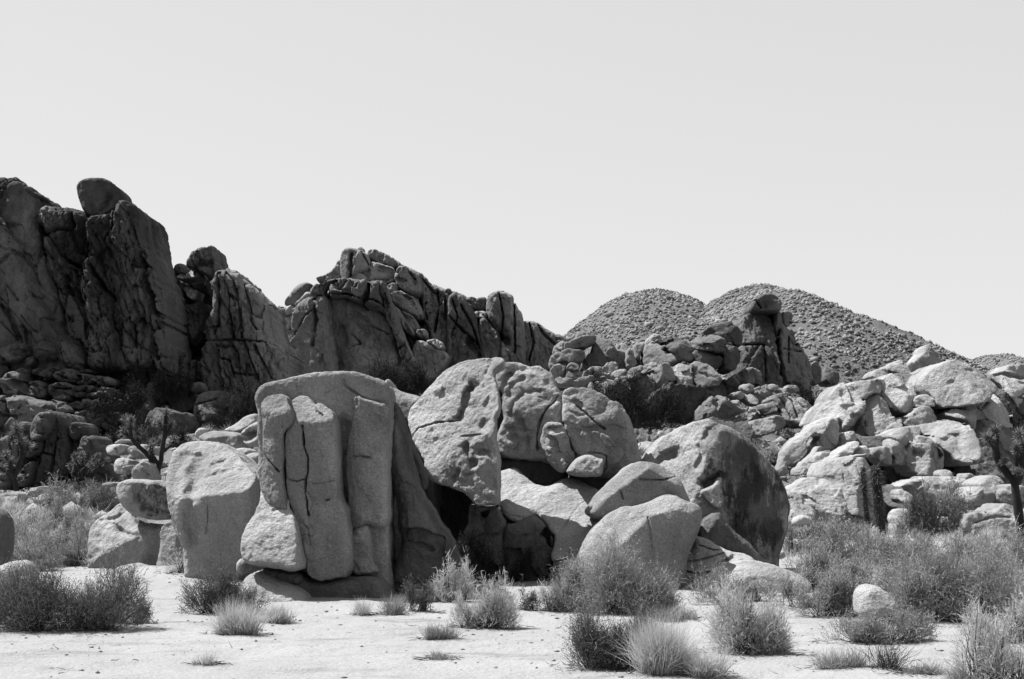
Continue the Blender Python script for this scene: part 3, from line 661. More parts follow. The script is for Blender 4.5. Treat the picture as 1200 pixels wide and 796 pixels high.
kp('rock_tower', 98.5, 5.5, 'T1', '636,352 700,360 852,298 872,256 922,248 962,290 992,380 997,422 1014,470 1042,570 1062,700 1100,820 1112,950 1114,1150 1160,1420 860,1420 880,1200 840,1100 800,900 700,860 620,700 648,600 660,420', rr=.35,
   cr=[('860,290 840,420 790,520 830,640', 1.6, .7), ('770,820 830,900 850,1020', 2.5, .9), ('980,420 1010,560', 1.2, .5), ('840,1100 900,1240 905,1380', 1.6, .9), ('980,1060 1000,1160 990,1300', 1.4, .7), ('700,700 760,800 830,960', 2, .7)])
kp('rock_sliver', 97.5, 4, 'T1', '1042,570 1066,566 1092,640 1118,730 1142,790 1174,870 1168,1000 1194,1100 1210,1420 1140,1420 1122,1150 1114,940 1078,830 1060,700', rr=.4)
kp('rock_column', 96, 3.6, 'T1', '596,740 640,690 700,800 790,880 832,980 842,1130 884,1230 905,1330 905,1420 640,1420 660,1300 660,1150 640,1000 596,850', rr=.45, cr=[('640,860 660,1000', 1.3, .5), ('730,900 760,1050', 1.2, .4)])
kp('rock_core', 104.5, 4, 'P', '-30,330 40,290 160,300 200,400 215,440 200,520 -30,520', rr=.3)
R('boulder', 'squarish block balanced on top of the tallest left cliff', 'boulder', 97, 2.6, 'T1', '543,125 570,80 630,56 720,54 790,80 817,130 822,180 842,212 853,262 842,292 760,322 680,352 640,330 592,285 570,220 553,180', rr=.22, sm=1, mat=cl, style='smooth', fac=[(600, 330, 560, 100, .8, .3)], cr=[('690,340 760,250 800,200', 4, .3)], vox=1.2)
R('stone', 'tiny stone wedged in the notch beside the far left tower', 'stone', 100, .5, 'T1', '238,262 270,258 287,280 268,300 240,290', rr=.6, mat=cl, vox=.9)
R('stone', 'thin flat stone lying across the notch beside the far left tower', 'stone', 100, .6, 'T1', '290,272 330,252 376,254 382,268 320,284 296,284', rr=.6, mat=cl, vox=.9)
K2 = empty('cliff', (wx(270, 104), 104, 5.5), 'dark cracked cliff with a slanted crown, between the tallest cliff and the central cliff', 'cliff')
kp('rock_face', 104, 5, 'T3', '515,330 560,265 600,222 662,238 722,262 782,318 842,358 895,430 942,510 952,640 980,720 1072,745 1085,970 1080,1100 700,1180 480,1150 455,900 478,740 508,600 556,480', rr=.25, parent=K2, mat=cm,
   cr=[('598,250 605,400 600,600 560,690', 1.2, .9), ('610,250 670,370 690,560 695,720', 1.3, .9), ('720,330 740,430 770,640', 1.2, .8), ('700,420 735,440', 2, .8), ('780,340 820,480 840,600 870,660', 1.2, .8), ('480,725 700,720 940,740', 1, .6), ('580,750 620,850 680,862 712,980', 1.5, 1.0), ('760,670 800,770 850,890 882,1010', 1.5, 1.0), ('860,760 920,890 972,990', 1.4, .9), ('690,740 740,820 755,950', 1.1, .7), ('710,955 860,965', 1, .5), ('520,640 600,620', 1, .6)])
kp('rock_crown', 103.5, 2.6, 'T3', '360,185 380,130 410,90 480,69 540,58 556,63 562,110 577,170 594,225 605,300 560,310 500,262 420,226 368,204', rr=.3, parent=K2, fac=[(400, 215, 600, 165, .0)], cr=[('420,210 470,185 530,180', 3, .4)])
kp('rock_block', 104, 1.2, 'T3', '890,455 930,443 972,480 962,512 910,520', rr=.7, parent=K2, style='smooth')
kp('rock_block', 104, 1.6, 'T3', '158,245 190,226 250,228 274,270 268,345 215,345 176,290', rr=.6, parent=K2)
kp('rock_block', 104, 1.4, 'T3', '272,212 290,184 320,176 357,195 368,230 384,262 300,275 278,240', rr=.7, parent=K2)
kp('rock_slab', 104.2, 1.6, 'T3', '296,268 370,212 425,226 464,260 405,288 312,294', rr=.3, parent=K2, mat=M['mid'], tz=1.5)
kp('rock_slab', 104.2, 1.4, 'T3', '288,292 340,318 390,350 436,364 436,400 424,446 376,412 330,352', rr=.3, parent=K2, mat=M['mid'], tz=1.2)
kp('rock_slab', 104.2, 1.0, 'T3', '234,402 290,402 272,462', rr=.3, parent=K2, mat=M['mid'], tz=1.2)
kp('rock_column', 104.5, 4, 'T3', '165,320 230,335 282,430 322,480 325,600 345,780 335,870 330,1000 160,1000 145,480', rr=.45, parent=K2)
kp('rock_column', 105.5, 3, 'T3', '330,455 400,478 470,430 510,540 505,650 440,770 380,745 338,620', rr=.45, parent=K2)
kp('rock_core', 109, 3, 'T3', '170,330 290,285 420,290 560,250 600,900 560,1150 140,1150 140,700', rr=.3, parent=K2)
kp('rock_face', 102, 2.6, 'T4', '170,165 260,150 345,168 356,290 340,360 220,360 170,260', rr=.3, parent=K2, cr=[('180,215 340,220', 1.1, .5), ('270,170 265,290', 1.1, .5)])
kp('rock_face', 102.5, 2.4, 'T4', '345,195 440,205 505,215 505,320 440,345 345,345', rr=.3, parent=K2, cr=[('440,200 440,340', 1.2, .6), ('395,200 380,330', 1, .4)])
# boulders at the foot of the cliffs
def bd(label, Y, th, tile, s, rr=.4, mat=None, style='smooth', name='boulder', cat='boulder', **k):
    return R(name, label, cat, Y, th, tile, s, rr=rr, mat=mat or cl, style=style, vox=1.4, cut=k.pop('cut', 3), joint=k.pop('joint', .6), grow=.7, **k)
bd('big round dark boulder with a level crack at the foot of the cracked cliff', 92, 2.6, 'T4', '396,520 402,478 432,430 560,404 642,420 660,540 632,640 560,700 440,700 402,600', cr=[('400,502 480,488 565,468', 1.2, .4), ('560,520 620,540', 2, .3)])
bd('smaller round dark stone resting just above the big round dark boulder', 93, 1.2, 'T4', '378,392 410,354 460,348 482,384 464,424 400,428', rr=.8)
bd('upright dark stone in the black cleft between the two left cliffs', 96, 1.5, 'T4', '76,305 108,264 150,262 178,310 162,350 98,350')
bd('shaded block under the upright stone in the black cleft', 95, 2.4, 'T4', '60,352 180,342 240,400 220,520 90,520 50,440', style='crag')
bd('dark tumbled block left of the big round dark boulder', 94, 2, 'T4', '230,360 340,350 390,440 380,560 260,560 220,470', style='crag')
bd('low shaded block in the deepest cleft shadow behind the joshua trees', 92, 2.5, 'T4', '-60,420 60,400 100,520 90,640 -60,640', style='crag')
bd('dark fallen block low in the cleft behind the forked joshua tree', 90, 2.2, 'T4', '60,540 190,520 300,570 380,560 420,690 260,760 40,740', style='crag')
# layered ledge in front of the tall cliff
L = empty('layered_ledge', (wx(75, 90), 90, 4.6), 'stack of dark flat-lying layered rocks at the foot of the tallest cliff', 'rock ledge')
def lp(name, Y, th, s, rr=.35, **k): return kp(name, Y, th, 'T7', s, rr=rr, parent=L, mat=cl, rimw=.9, style=k.pop('style', 'rough'), **k)
lp('rock_block', 93.5, 2, '-60,122 60,94 190,84 204,108 172,192 100,222 -60,218')
lp('rock_boulder', 93, 2, '256,132 298,60 380,48 424,80 434,190 350,212 288,192', rr=.6)
lp('rock_slab', 94, 2, '400,20 480,58 562,150 604,255 520,264 440,202 418,80', cr=[('440,60 540,210', 1.2, .5)])
lp('rock_slab', 91.5, 2, '16,335 60,278 130,288 200,350 270,428 272,464 180,454 60,442 4,390', cr=[('90,405 140,415', 2, .1)])
lp('rock_slab', 91.8, 1.8, '206,338 300,346 362,388 374,462 300,480 266,422', rr=.5)
lp('rock_slab', 90.5, 2.4, '-60,425 120,446 300,486 430,496 492,538 508,610 380,680 220,690 -60,690', cr=[('0,480 70,490 75,560', 1.2, .4), ('0,510 40,580 140,590', 1.4, .5), ('150,590 155,640', 1.2, .4)])
lp('rock_block', 92.5, 1.8, '284,302 370,248 434,248 402,312 330,350')
lp('rock_block', 92.3, 1.8, '386,312 440,258 510,256 544,300 544,354 440,344', cr=[('430,300 500,330', 1, .3)])
lp('rock_block', 91.7, 2, '364,358 530,362 550,420 505,484 410,494 374,440', cr=[('400,395 520,400', 1, .3)])
lp('rock_slab', 92.5, 1.8, '542,298 662,296 674,372 548,372', cr=[('580,300 585,370', 1, .3)])
lp('rock_slab', 92.5, 1.8, '660,302 780,316 808,345 804,378 670,376', rr=.5, cr=[('745,320 750,372', 1, .3)])
lp('rock_slab', 92.1, 1.8, '538,376 700,382 802,396 804,418 700,420 540,420')
lp('rock_slab', 91.8, 1.8, '538,422 650,420 836,418 836,440 700,464 540,464', cr=[('655,420 650,462', 1.2, .3)])
lp('rock_slab', 91.5, 1.9, '486,514 560,478 662,472 662,552 560,548', rr=.4)
lp('rock_slab', 91.5, 1.9, '660,472 840,456 890,512 852,554 660,552', cr=[('735,470 880,490', 1, .3)])
lp('rock_block', 91.1, 2, '536,558 652,552 652,660 550,670')
lp('rock_block', 91.1, 2, '652,556 752,558 780,680 650,680')
lp('rock_slab', 91.3, 2, '756,558 864,556 860,620 770,640')
lp('rock_block', 92.5, 1, '126,260 180,248 234,290 200,315 150,300', rr=.6)
lp('rock_block', 93, .8, '186,120 222,118 228,162 184,164', rr=.6)
lp('rock_block', 92.8, 1, '176,192 260,168 276,222 200,244', rr=.6)
lp('rock_block', 92.5, 1, '236,262 334,248 294,304 240,296', rr=.6)
lp('rock_block', 92.5, 1, '-10,262 44,268 24,324 -10,315', rr=.6)
lp('rock_block', 93.1, .8, '556,262 600,258 655,264 656,286 560,288', rr=.6)
lp('rock_block', 93.1, 1, '410,190 500,215 520,262 420,250', rr=.5)
lp('rock_core', 97.5, 3, '-60,40 560,40 760,330 860,480 820,760 -60,760')

# ------------------------------------------------------------------ left outcrop (nearer, in front of the ledge)
J = empty('outcrop', (wx(70, 62), 62, 1.3), 'pointed jointed outcrop with pale rimmed crest behind the left joshua trees', 'rock outcrop')
def jp(name, Y, th, s, rr=.3, **k): return kp(name, Y, th, 'T8', s, rr=rr, parent=J, mat=cl, joint=k.pop('joint', .5), style=k.pop('style', 'crag'), **k)
jp('rock_block', 61, 1.7, '218,172 240,100 288,32 338,16 404,24 372,120 352,180 300,224 236,214', fac=[(240, 220, 250, 60, .9, .3)], style='smooth')
jp('rock_face', 62, 2, '396,24 442,28 474,80 506,200 510,540 220,540 235,500 330,300 352,190', cr=[('330,300 420,330', 1, .2), ('440,200 420,330 400,480', 1.2, .3), ('330,350 280,500', 1.2, .3)])
jp('rock_block', 61.5, 1.2, '498,132 530,94 578,93 604,130 594,192 540,224 503,192', style='smooth')
jp('rock_block', 61.2, 1.5, '556,302 588,198 640,198 656,182 694,220 744,330 764,382 700,404 596,384', style='smooth')
jp('rock_block', 61, 1.5, '640,400 770,368 824,430 826,500 700,540 600,540', style='smooth')
jp('rock_block', 60.5, 1.3, '126,502 178,400 252,358 244,440 214,530 140,540', style='smooth')
jp('rock_block', 60.8, 1.3, '186,322 236,228 304,223 294,300 220,342', style='smooth')
jp('rock_block', 61.4, 1.3, '126,130 168,88 212,98 224,170 204,232 136,204', rr=.5, style='smooth')
jp('rock_face', 61.6, 1.8, '-80,262 60,178 132,178 200,300 200,540 -80,540', cr=[('100,200 120,400', 1.5, .3), ('0,360 90,380', 1.2, .3)])
jp('rock_block', 60.6, 1.4, '-60,470 40,430 96,500 90,560 -60,560', style='smooth', rr=.5)
jp('rock_face', 62.5, 1.6, '480,180 600,210 640,380 640,540 480,540')
bd('pale low slab nearest the foot of the outermost left joshua tree', 54, .8, 'T8', '60,655 90,600 140,582 240,546 360,540 374,572 260,610 180,660', tz=.6, mat=M['mid'])
bd('long low sunlit slab right of the outermost left joshua tree', 52, .8, 'T8', '170,640 280,602 398,560 424,600 355,650 250,670', tz=.9, mat=M['mid'])
bd('low sunlit slab at the left edge below the outcrop', 52, .8, 'T8', '-60,612 60,574 114,600 104,670 -60,670', tz=.8, mat=M['mid'])
for s, lb, Y in [('715,252 905,243 885,302 770,322 735,292', 'widest sunlit slab of the small heap behind the forked joshua tree', 52),
              ('796,242 840,214 906,211 892,240', 'thin capping slab of the small heap behind the forked joshua tree', 52.5),
              ('885,282 930,250 970,290 1006,340 910,336', 'tilted slab in the middle of the small heap behind the forked joshua tree', 51),
              ('765,352 900,340 916,392 900,450 800,450', 'dark fronted block under the small heap behind the forked joshua tree', 51),
              ('846,412 900,390 942,400 900,440', 'small flat stone low in the heap behind the forked joshua tree', 50),
              ('910,430 1000,352 1072,420 1075,520 930,520', 'pale broken block at the right foot of the small heap', 49.5),
              ('1036,272 1104,254 1096,310 1040,320', 'small pale block between the branches of the forked joshua tree', 51),
              ('960,250 1020,245 1030,330 990,330', 'narrow pale block beside the fork of the forked joshua tree', 52),
              ('720,520 790,510 800,540 730,545', 'little bright slab right of the bushy joshua plant', 50)]:
    bd(lb, Y, .9, 'T8', s, rr=.35, mat=M['mid'], tz=.3, cr=())

# ------------------------------------------------------------------ central cliff
C = empty('cliff', (wx(470, 132), 132, 10), 'broad central cliff with a rounded brow and a long crest falling to the right', 'cliff')
def cp(name, Y, th, tile, s, rr=.25, mat=cm, style='crag', **k): return kp(name, Y, th, tile, s, rr=rr, parent=C, mat=mat, style=style, joint=k.pop('joint', .45), **k)
cp('rock_face', 130, 6, 'T5', '205,650 212,540 240,488 310,432 380,422 444,416 464,520 484,640 514,780 540,1160 40,1160 60,820 165,770 222,664', fac=[(330, 1000, 260, 460, .5, .5)], cr=[('370,440 380,600 360,760', 2, .8), ('215,700 300,560 350,520', 1.6, .7)])
cp('rock_face', 131, 6, 'T5', '440,425 560,406 680,436 724,500 800,478 844,520 904,600 944,700 954,790 1014,900 1080,1160 520,1160 514,780 476,640', rr=.35, fac=[(520, 900, 470, 500, .7, 1.2)], cr=[('560,640 580,760', 5, .8), ('680,560 740,660', 5, .8), ('640,690 700,760 640,780', 1.5, .5), ('760,620 900,700', 1.2, .4), ('930,700 960,860 940,1000', 1.2, .7)])
cp('rock_brow', 130, 6, 'T5', '326,404 348,350 400,308 500,286 582,285 655,308 740,318 824,302 856,340 884,440 934,560 994,700 1060,840 1050,1000 960,900 900,620 846,500 760,490 690,445 560,408 420,414', rr=.2, cr=[('430,400 460,340 520,310', 1.8, .7), ('745,330 740,420 700,470', 2, .8), ('440,405 600,405 690,440', 1.4, .6), ('700,440 780,450 840,480', 1.5, .5)], style='crag', joint=.6)
cp('rock_block', 132, 3, 'T5', '536,110 560,78 600,66 655,78 722,108 750,180 756,222 640,262 596,300 536,285', rr=.35, cr=[('620,110 610,280', 2, .8), ('690,100 740,200', 1.2, .4)], fac=[(560, 280, 560, 80, .9, .6)])
cp('rock_flake', 132.5, 2, 'T5', '366,275 470,240 508,190 518,154 542,160 545,290 470,298 388,308', rr=.3)
cp('rock_slab', 134, 3, 'T5', '725,100 760,78 832,104 942,163 975,205 945,225 860,200 770,170 738,142', rr=.4)
cp('rock_block', 133, 3.5, 'T5', '612,262 750,218 758,166 850,204 925,228 932,312 862,334 820,305 700,314 612,304', style='smooth')
cp('rock_block', 132.5, 4, 'T5', '924,228 970,196 1055,238 1094,280 1116,380 1064,414 958,364 924,322', style='smooth', cr=[('1000,210 1060,300', 1.2, .4)])
cp('rock_block', 131.5, 3.5, 'T5', '866,400 940,366 1012,398 1064,430 1120,530 1104,564 1010,534 896,452', style='smooth')
cp('rock_block', 131, 3, 'T5', '856,340 920,310 940,360 900,400 870,395')
cp('rock_block', 130.5, 3, 'T5', '976,518 1062,558 1096,640 1044,664 956,562 926,482', style='smooth')
cp('rock_sliver', 130, 3, 'T5', '886,450 960,520 1022,618 1076,680 1044,696 980,640 916,545', rr=.4)
cp('rock_block', 129, 2, 'T5', '1064,648 1136,636 1146,695 1076,695', rr=.5, mat=M['mid'], style='smooth')
cp('rock_block', 131, 3, 'T5', '36,540 100,478 182,488 242,438 322,376 344,400 252,472 214,542 150,565 92,642 58,662 46,600', mat=M['mid'], style='smooth')
cp('rock_slab', 130, 2.4, 'T5', '60,662 128,568 202,538 214,562 204,645 100,668', mat=M['mid'], tz=.4)
cp('rock_slab', 129.5, 2.4, 'T5', '56,692 118,648 232,646 228,672 172,745 88,724', mat=M['mid'], tz=.4)
cp('rock_face', 131, 4, 'T5', '66,720 172,748 190,1160 70,1160', rr=.3)
cp('rock_ridge', 135, 5, 'T6', '-20,-10 60,33 130,73 202,128 224,163 302,183 334,230 336,330 345,500 330,620 240,620 160,380 150,230 110,100 40,60', cr=[('260,200 270,330 240,480', 1.5, 1.0), ('180,280 190,400', 1.4, .8), ('150,120 250,220', 1.2, .5), ('310,200 320,400', 1.2, .6)])
cp('rock_block', 132, 3, 'T6', '-30,195 100,228 162,340 154,392 90,364 -30,332', style='smooth')
cp('rock_block', 133, 3, 'T6', '165,290 250,238 274,310 242,392 188,372', style='smooth')
cp('rock_face', 134, 5, 'T6', '325,260 368,208 402,208 452,250 492,310 544,420 576,560 590,760 300,760 335,500', cr=[('340,380 440,480 540,560', 1.4, .8), ('420,300 500,440 560,600', 1.4, .8), ('480,560 560,640', 4, .8), ('360,260 400,380 360,520', 1.3, .6)])
cp('rock_face', 133, 4, 'T6', '550,400 590,378 642,440 704,520 710,760 570,760 556,520', rr=.35)
cp('rock_tower', 133.5, 4.5, 'T6', '606,240 650,203 700,198 745,204 794,240 814,300 854,380 864,500 880,800 690,800 690,520 640,420 606,360', rr=.35, cr=[('690,220 720,400 700,560', 1.4, .7), ('790,260 800,420 800,640', 1.3, .7), ('700,500 750,560', 4, .8)])
cp('rock_block', 135, 2, 'T6', '446,242 500,232 540,250 540,330 500,320', rr=.5, style='smooth')
cp('rock_block', 135, 2, 'T6', '510,262 560,232 604,238 612,335 515,330', rr=.5, style='smooth')
cp('rock_slab', 133, 3, 'T6', '500,340 600,332 614,385 530,388', rr=.4, mat=M['mid'], tz=.8)
cp('rock_face', 136, 4, 'T6', '852,408 910,400 974,418 1004,450 1094,498 1160,508 1160,560 1090,600 1060,800 880,800 868,690', cr=[('960,430 1000,500 1090,580', 1.5, .8), ('900,420 930,560 900,680', 1.4, .8)])
cp('rock_block', 128.5, 2.4, 'T6', '172,548 228,528 282,543 310,580 284,614 220,586', rr=.6, mat=M['mid'], style='smooth')
cp('rock_face', 130, 4, 'T6', '90,540 180,543 244,590 330,630 345,680 220,840 60,840', style='crag')
cp('rock_knob', 136, 1, 'T6', '306,182 340,166 364,205 330,210', rr=.6)
cp('rock_knob', 134.5, .8, 'T6', '696,200 715,185 734,205', rr=.5)
cp('rock_core', 142, 4, 'P', '330,380 370,345 420,310 480,325 560,360 600,400 660,400 665,520 320,520', rr=.3)
bd('rounded boulder perched on the left shoulder of the central cliff', 133, 2.4, 'T5', '126,455 178,388 230,328 270,312 335,324 346,345 282,402 222,462 182,490', rr=.6, mat=M['middark'])
bd('tiny round stone on the very top of the central cliff', 133, .8, 'T5', '652,72 680,58 704,80 697,104 662,92', rr=.8, mat=cm)
# ------------------------------------------------------------------ middle pile (between the big boulders and the far hills)
mid, mdk = M['mid'], M['middark']
def pb(label, Y, th, tile, s, rr=.25, mat=M['midpile'], style='rough', name='boulder', cat='boulder', vox=1.35, **k):
    return R(name, label, cat, Y, th, tile, s, rr=min(rr, .34), mat=mat, tz=k.pop('tz', .22), style=style, vox=vox, sm=k.pop('sm', 1), cut=k.pop('cut', 3), joint=k.pop('joint', .75), rimw=k.pop('rimw', 1.0), grow=.7, **k)
pb('flat oblong boulder capping the dark knot of rocks left of the rock pyramid', 84, 1.8, 'U1', '183,222 200,188 300,148 370,138 412,148 412,182 330,217 210,238', rr=.5)
pb('rounded stone tucked under the left end of the capping boulder', 84.5, 1.5, 'U1', '108,255 128,200 190,168 188,232 150,255', rr=.5)
pb('steep rounded boulder at the left side of the dark knot', 84, 1.8, 'U1', '76,332 108,268 166,243 168,332 110,354')
pb('blocky boulder directly under the capping boulder', 84, 2, 'U1', '163,248 240,236 345,250 320,330 200,325 163,304', rr=.4)
pb('low block at the left foot of the dark knot', 83, 1.8, 'U1', '96,360 166,334 176,440 96,440', rr=.4)
pb('sunny topped stone low in the dark knot', 82, 1.4, 'U1', '203,372 224,333 276,333 294,372 270,390', rr=.5)
pb('square block below the sunny topped stone in the dark knot', 82, 1.6, 'U1', '206,402 280,368 324,400 314,450 206,450', rr=.4)
pb('dark varnished dome at the heart of the dark knot', 86, 3, 'U1', '412,172 470,143 522,178 562,240 586,300 576,360 430,360 330,345 320,300 395,232', mat=mdk, style='crag')
pb('grey block set into the right side of the dark dome', 84, 1.6, 'U1', '486,232 540,218 578,278 564,340 496,316', rr=.4, mat=mdk)
pb('pale upright block just right of the dark dome', 86, 1.8, 'U1', '552,205 590,194 636,202 642,240 624,375 590,360 570,280', rr=.35)
pb('narrow pale fin standing next to the dark dome', 84, 1.2, 'U1', '622,252 652,226 694,320 684,380 638,384', rr=.35, fac=[(640, 380, 650, 230, .8, .2)])
pb('thin bright blade of rock left of the rock pyramid', 85, 1.0, 'U1', '682,190 720,178 752,188 742,242 714,255 724,350 694,330', rr=.3, fac=[(710, 340, 700, 180, 1.0, .1)])
pb('rock pyramid with bright left edge in front of the far hills', 84, 2, 'U1', '744,350 776,205 800,162 852,168 884,200 954,290 976,330 860,360', rr=.2, fac=[(755, 360, 800, 160, 1.3, .15)])
pb('sharp spike leaning against the rock pyramid', 86, 1.2, 'U1', '750,232 796,122 872,148 884,195 800,180 768,246', rr=.3)
pb('dark varnished boulder right of the rock pyramid', 87, 2.4, 'U1', '872,185 940,150 1012,154 1064,200 1094,250 1086,335 1000,330 940,275', mat=M['cliff'], style='smooth', rr=.5)
pb('pale topped dark block left of the pinnacle, upper half of a split pair', 88, 2.2, 'U2', '126,405 148,350 200,328 290,310 332,338 354,370 348,450 150,413', rr=.3, mat=mdk)
pb('lower half of the split block left of the pinnacle', 88, 2.2, 'U2', '124,430 160,416 346,452 350,545 200,545 134,480', rr=.3, mat=mdk)
pb('dark slab leaning between the split block and the pinnacle', 88.5, 2.2, 'U2', '346,368 470,418 484,500 424,565 346,550', rr=.3, mat=mdk)
pb('rounded dark boulder behind the split block', 92, 2.6, 'U2', '240,258 262,240 330,223 402,228 462,258 486,300 474,430 360,375 306,312', rr=.5, mat=mdk)
PN = empty('pinnacle', (wx(900, 98), 98, 8), 'tall capped rock pinnacle standing in front of the higher far hill', 'rock pinnacle')
def pp(name, Y, th, s, **k): return kp(name, Y, th, 'U2', s, rr=k.pop('rr', .2), parent=PN, cut=k.pop('cut', 1), mat=k.pop('mat', mdk), **k)
pp('rock_column', 98, 3.6, '476,222 518,160 590,138 694,138 714,200 724,300 724,480 760,800 560,800 470,720 462,420 494,340', fac=[(520, 380, 596, 140, 1.0, .8), (640, 600, 640, 200, .2, .4)], cr=[('480,385 640,385', 1.2, .6), ('630,390 640,640', 1.2, .6)])
pp('rock_cap', 98, 2.6, '528,152 545,84 592,43 652,27 704,38 744,90 738,154 690,158 590,158', rr=.25, cut=0, joint=.15, style='smooth', cr=[('560,80 600,140', 1.2, .4)])
pp('rock_block', 98, 1.6, '756,152 800,148 826,190 820,245 770,268 754,200', rr=.5, style='smooth')
pp('rock_body', 99, 3.6, '715,150 756,158 772,262 862,288 884,380 954,460 986,560 970,760 720,760 704,300', rr=.35, cr=[('730,300 720,480 740,640', 2, 1.0), ('800,330 790,520', 1.4, .7), ('860,300 860,380', 2, .6), ('750,420 900,430', 1.2, .4)])
pp('rock_block', 99, 2, '972,518 1042,526 1030,660 970,660', mat=M['cliff'])
pb('shaded block at the right foot of the pinnacle', 101, 2, 'U2', '1064,538 1155,556 1175,660 1075,660', mat=M['cliff'], style='crag')
pb('dark rounded boulder above the dark pine-like tree', 76, 2, 'U1', '574,464 640,438 704,470 800,398 824,500 770,620 620,600', mat=mdk, rr=.3, style='crag')
pb('pale flat faced block in the middle ledge, below the rock pyramid', 76, 2.2, 'U1', '790,402 860,336 972,318 980,560 962,610 870,640 806,560', rr=.2, fac=[(800, 420, 970, 340, 1.4, .1)])
pb('second flat faced block of the middle ledge, right of the first', 77, 2, 'U1', '976,332 1040,318 1094,338 1110,400 1110,530 980,560', rr=.25, fac=[(980, 380, 1100, 360, 1.2, .1)])
pb('round topped dark block at the right end of the middle ledge', 77, 2, 'U2', '122,530 140,504 182,496 244,506 296,562 330,660 260,680 150,680', rr=.4, mat=mdk)
pb('grey steep face left of the dark pine-like tree', 66, 1.8, 'U1', '384,444 440,430 540,438 594,480 620,600 680,720 560,720 470,600 386,520', rr=.25, fac=[(390, 500, 560, 440, 1.2, .05)])
pb('long tilted slab above the oval boulder', 62, 1.2, 'U1', '222,494 280,438 402,416 384,472 300,505', rr=.5)
pb('rounded stone resting at the top of the long tilted slab', 70, 1.3, 'U1', '316,416 356,366 440,356 474,390 402,425 330,434', rr=.5)
pb('upright pale stone in the saddle below the dark dome', 74, 1.4, 'U1', '444,384 478,338 540,323 570,350 564,400 500,420', rr=.5)
pb('oval stone with shaded face in the saddle', 73, 1.1, 'U1', '516,412 558,378 620,378 634,412 560,440', rr=.5)
pb('rounded slab below the thin bright blade', 75, 1.4, 'U1', '626,436 648,378 720,348 744,358 706,424 660,442', rr=.5)
pb('sunlit boulder at the left foot of the rock pyramid', 77, 1.6, 'U1', '714,406 748,348 820,328 840,352 790,412', rr=.5)
pb('flat bright slab between the lumpy boulder and the saddle', 58, 1.2, 'U1', '112,440 170,432 274,450 256,490 150,485', rr=.4, tz=1.0)
pb('little pointed pale stone on the long tilted slab', 61, .6, 'U1', '354,506 380,456 406,522 388,530', rr=.4)
pb('low flat stone in front of the saddle', 71, 1, 'U1', '540,440 600,424 640,432 620,470 570,480', rr=.5)
pb('sunlit round boulder below the pinnacle', 90, 1.8, 'U2', '458,604 486,563 560,548 606,580 620,660 560,680 484,660', rr=.5)
pb('sloping stone left of the sunlit round boulder below the pinnacle', 90, 1.5, 'U2', '360,650 428,588 474,600 494,660 410,690', rr=.5)
# the slope below the pinnacle
pb('bright flat stone, leftmost of the slope below the pinnacle', 76, .9, 'U3', '462,198 488,173 552,178 566,218 500,230')
pb('bright tilted stone at the top of the slope below the pinnacle', 80, 1, 'U3', '536,124 600,118 644,150 580,190')
pb('rounded bright stone in the upper middle of the slope', 80, 1, 'U3', '636,152 702,133 764,160 742,216 676,214')
pb('long bright stone dipping down the middle of the slope', 76, 1, 'U3', '552,188 622,196 668,240 632,272 576,244')
pb('bright round stone on the crest of the slope', 83, .9, 'U3', '694,130 760,118 806,140 764,172')
pb('small bright stone right of the slope crest', 83, .8, 'U3', '784,172 830,148 866,165 832,198')
pb('oblong bright stone at the right end of the slope crest', 85, 1, 'U3', '844,137 910,123 956,160 900,178')
pb('narrow bright blade of stone at the left of the slope', 74, .7, 'U3', '364,198 412,203 456,240 444,272 396,242', tz=.8)
pb('pair of pale stones in the middle of the slope', 70, .8, 'U3', '664,270 712,258 756,290 704,328')
pb('flat pale stone edge in the shaded slope', 72, .6, 'U3', '454,240 524,233 516,260 466,264', tz=.6)
pb('striped dome with slanting cracks at the right of the slope', 74, 2.6, 'U3', '740,230 820,188 902,198 984,218 1044,268 1066,302 1036,390 940,420 780,360', rr=.55, cr=[('780,190 840,260 865,360', 1.4, .5), ('838,180 902,240 914,360', 1.4, .5), ('760,240 800,320', 1.2, .4), ('900,200 980,290', 1.0, .2)])
pb('pale shelf of rock below the striped dome', 62, 1.6, 'U3', '608,405 648,368 722,356 802,336 870,350 866,410 760,450 680,490 622,470', rr=.5)
pb('broad grey shaded face under the bright stones of the slope', 70, 2.4, 'U3', '220,330 300,240 350,188 462,258 606,250 612,345 440,400 420,470 280,470', rr=.35, mat=mdk)
pb('dark broken face under the middle ledge', 72, 3, 'U3', '-120,170 60,120 240,130 340,190 330,300 240,420 -120,420', rr=.35, mat=M['cliff'], style='crag')
pb('dark slope face right behind the oval boulder', 60, 2, 'P', '738,505 760,490 800,492 820,510 820,560 740,560', rr=.35, mat=mdk, style='crag')
pb('shaded stony face above the huge boulder', 58, 2, 'U3', '300,340 460,390 600,380 620,470 600,560 300,560', rr=.35, mat=mdk, style='crag')
pb('pale block in the gap between the oval and the huge boulder', 34, .7, 'W5', '48,262 70,225 130,215 170,240 200,215 230,240 190,330 110,380 60,340', rr=.5, mat=M['fg'])
pb('small white stone above the gap left of the huge boulder', 40, .25, 'W5', '190,165 208,148 230,165 222,185 196,182', rr=.5, mat=M['pale'])
R('rock_mass', 'dark rock mass filling the slope behind the middle ledge', 'rock', 93, 4, 'P', '640,470 650,420 690,408 760,415 800,440 840,445 900,452 960,470 960,520 640,520', rr=.4, mat=mdk, style='crag')
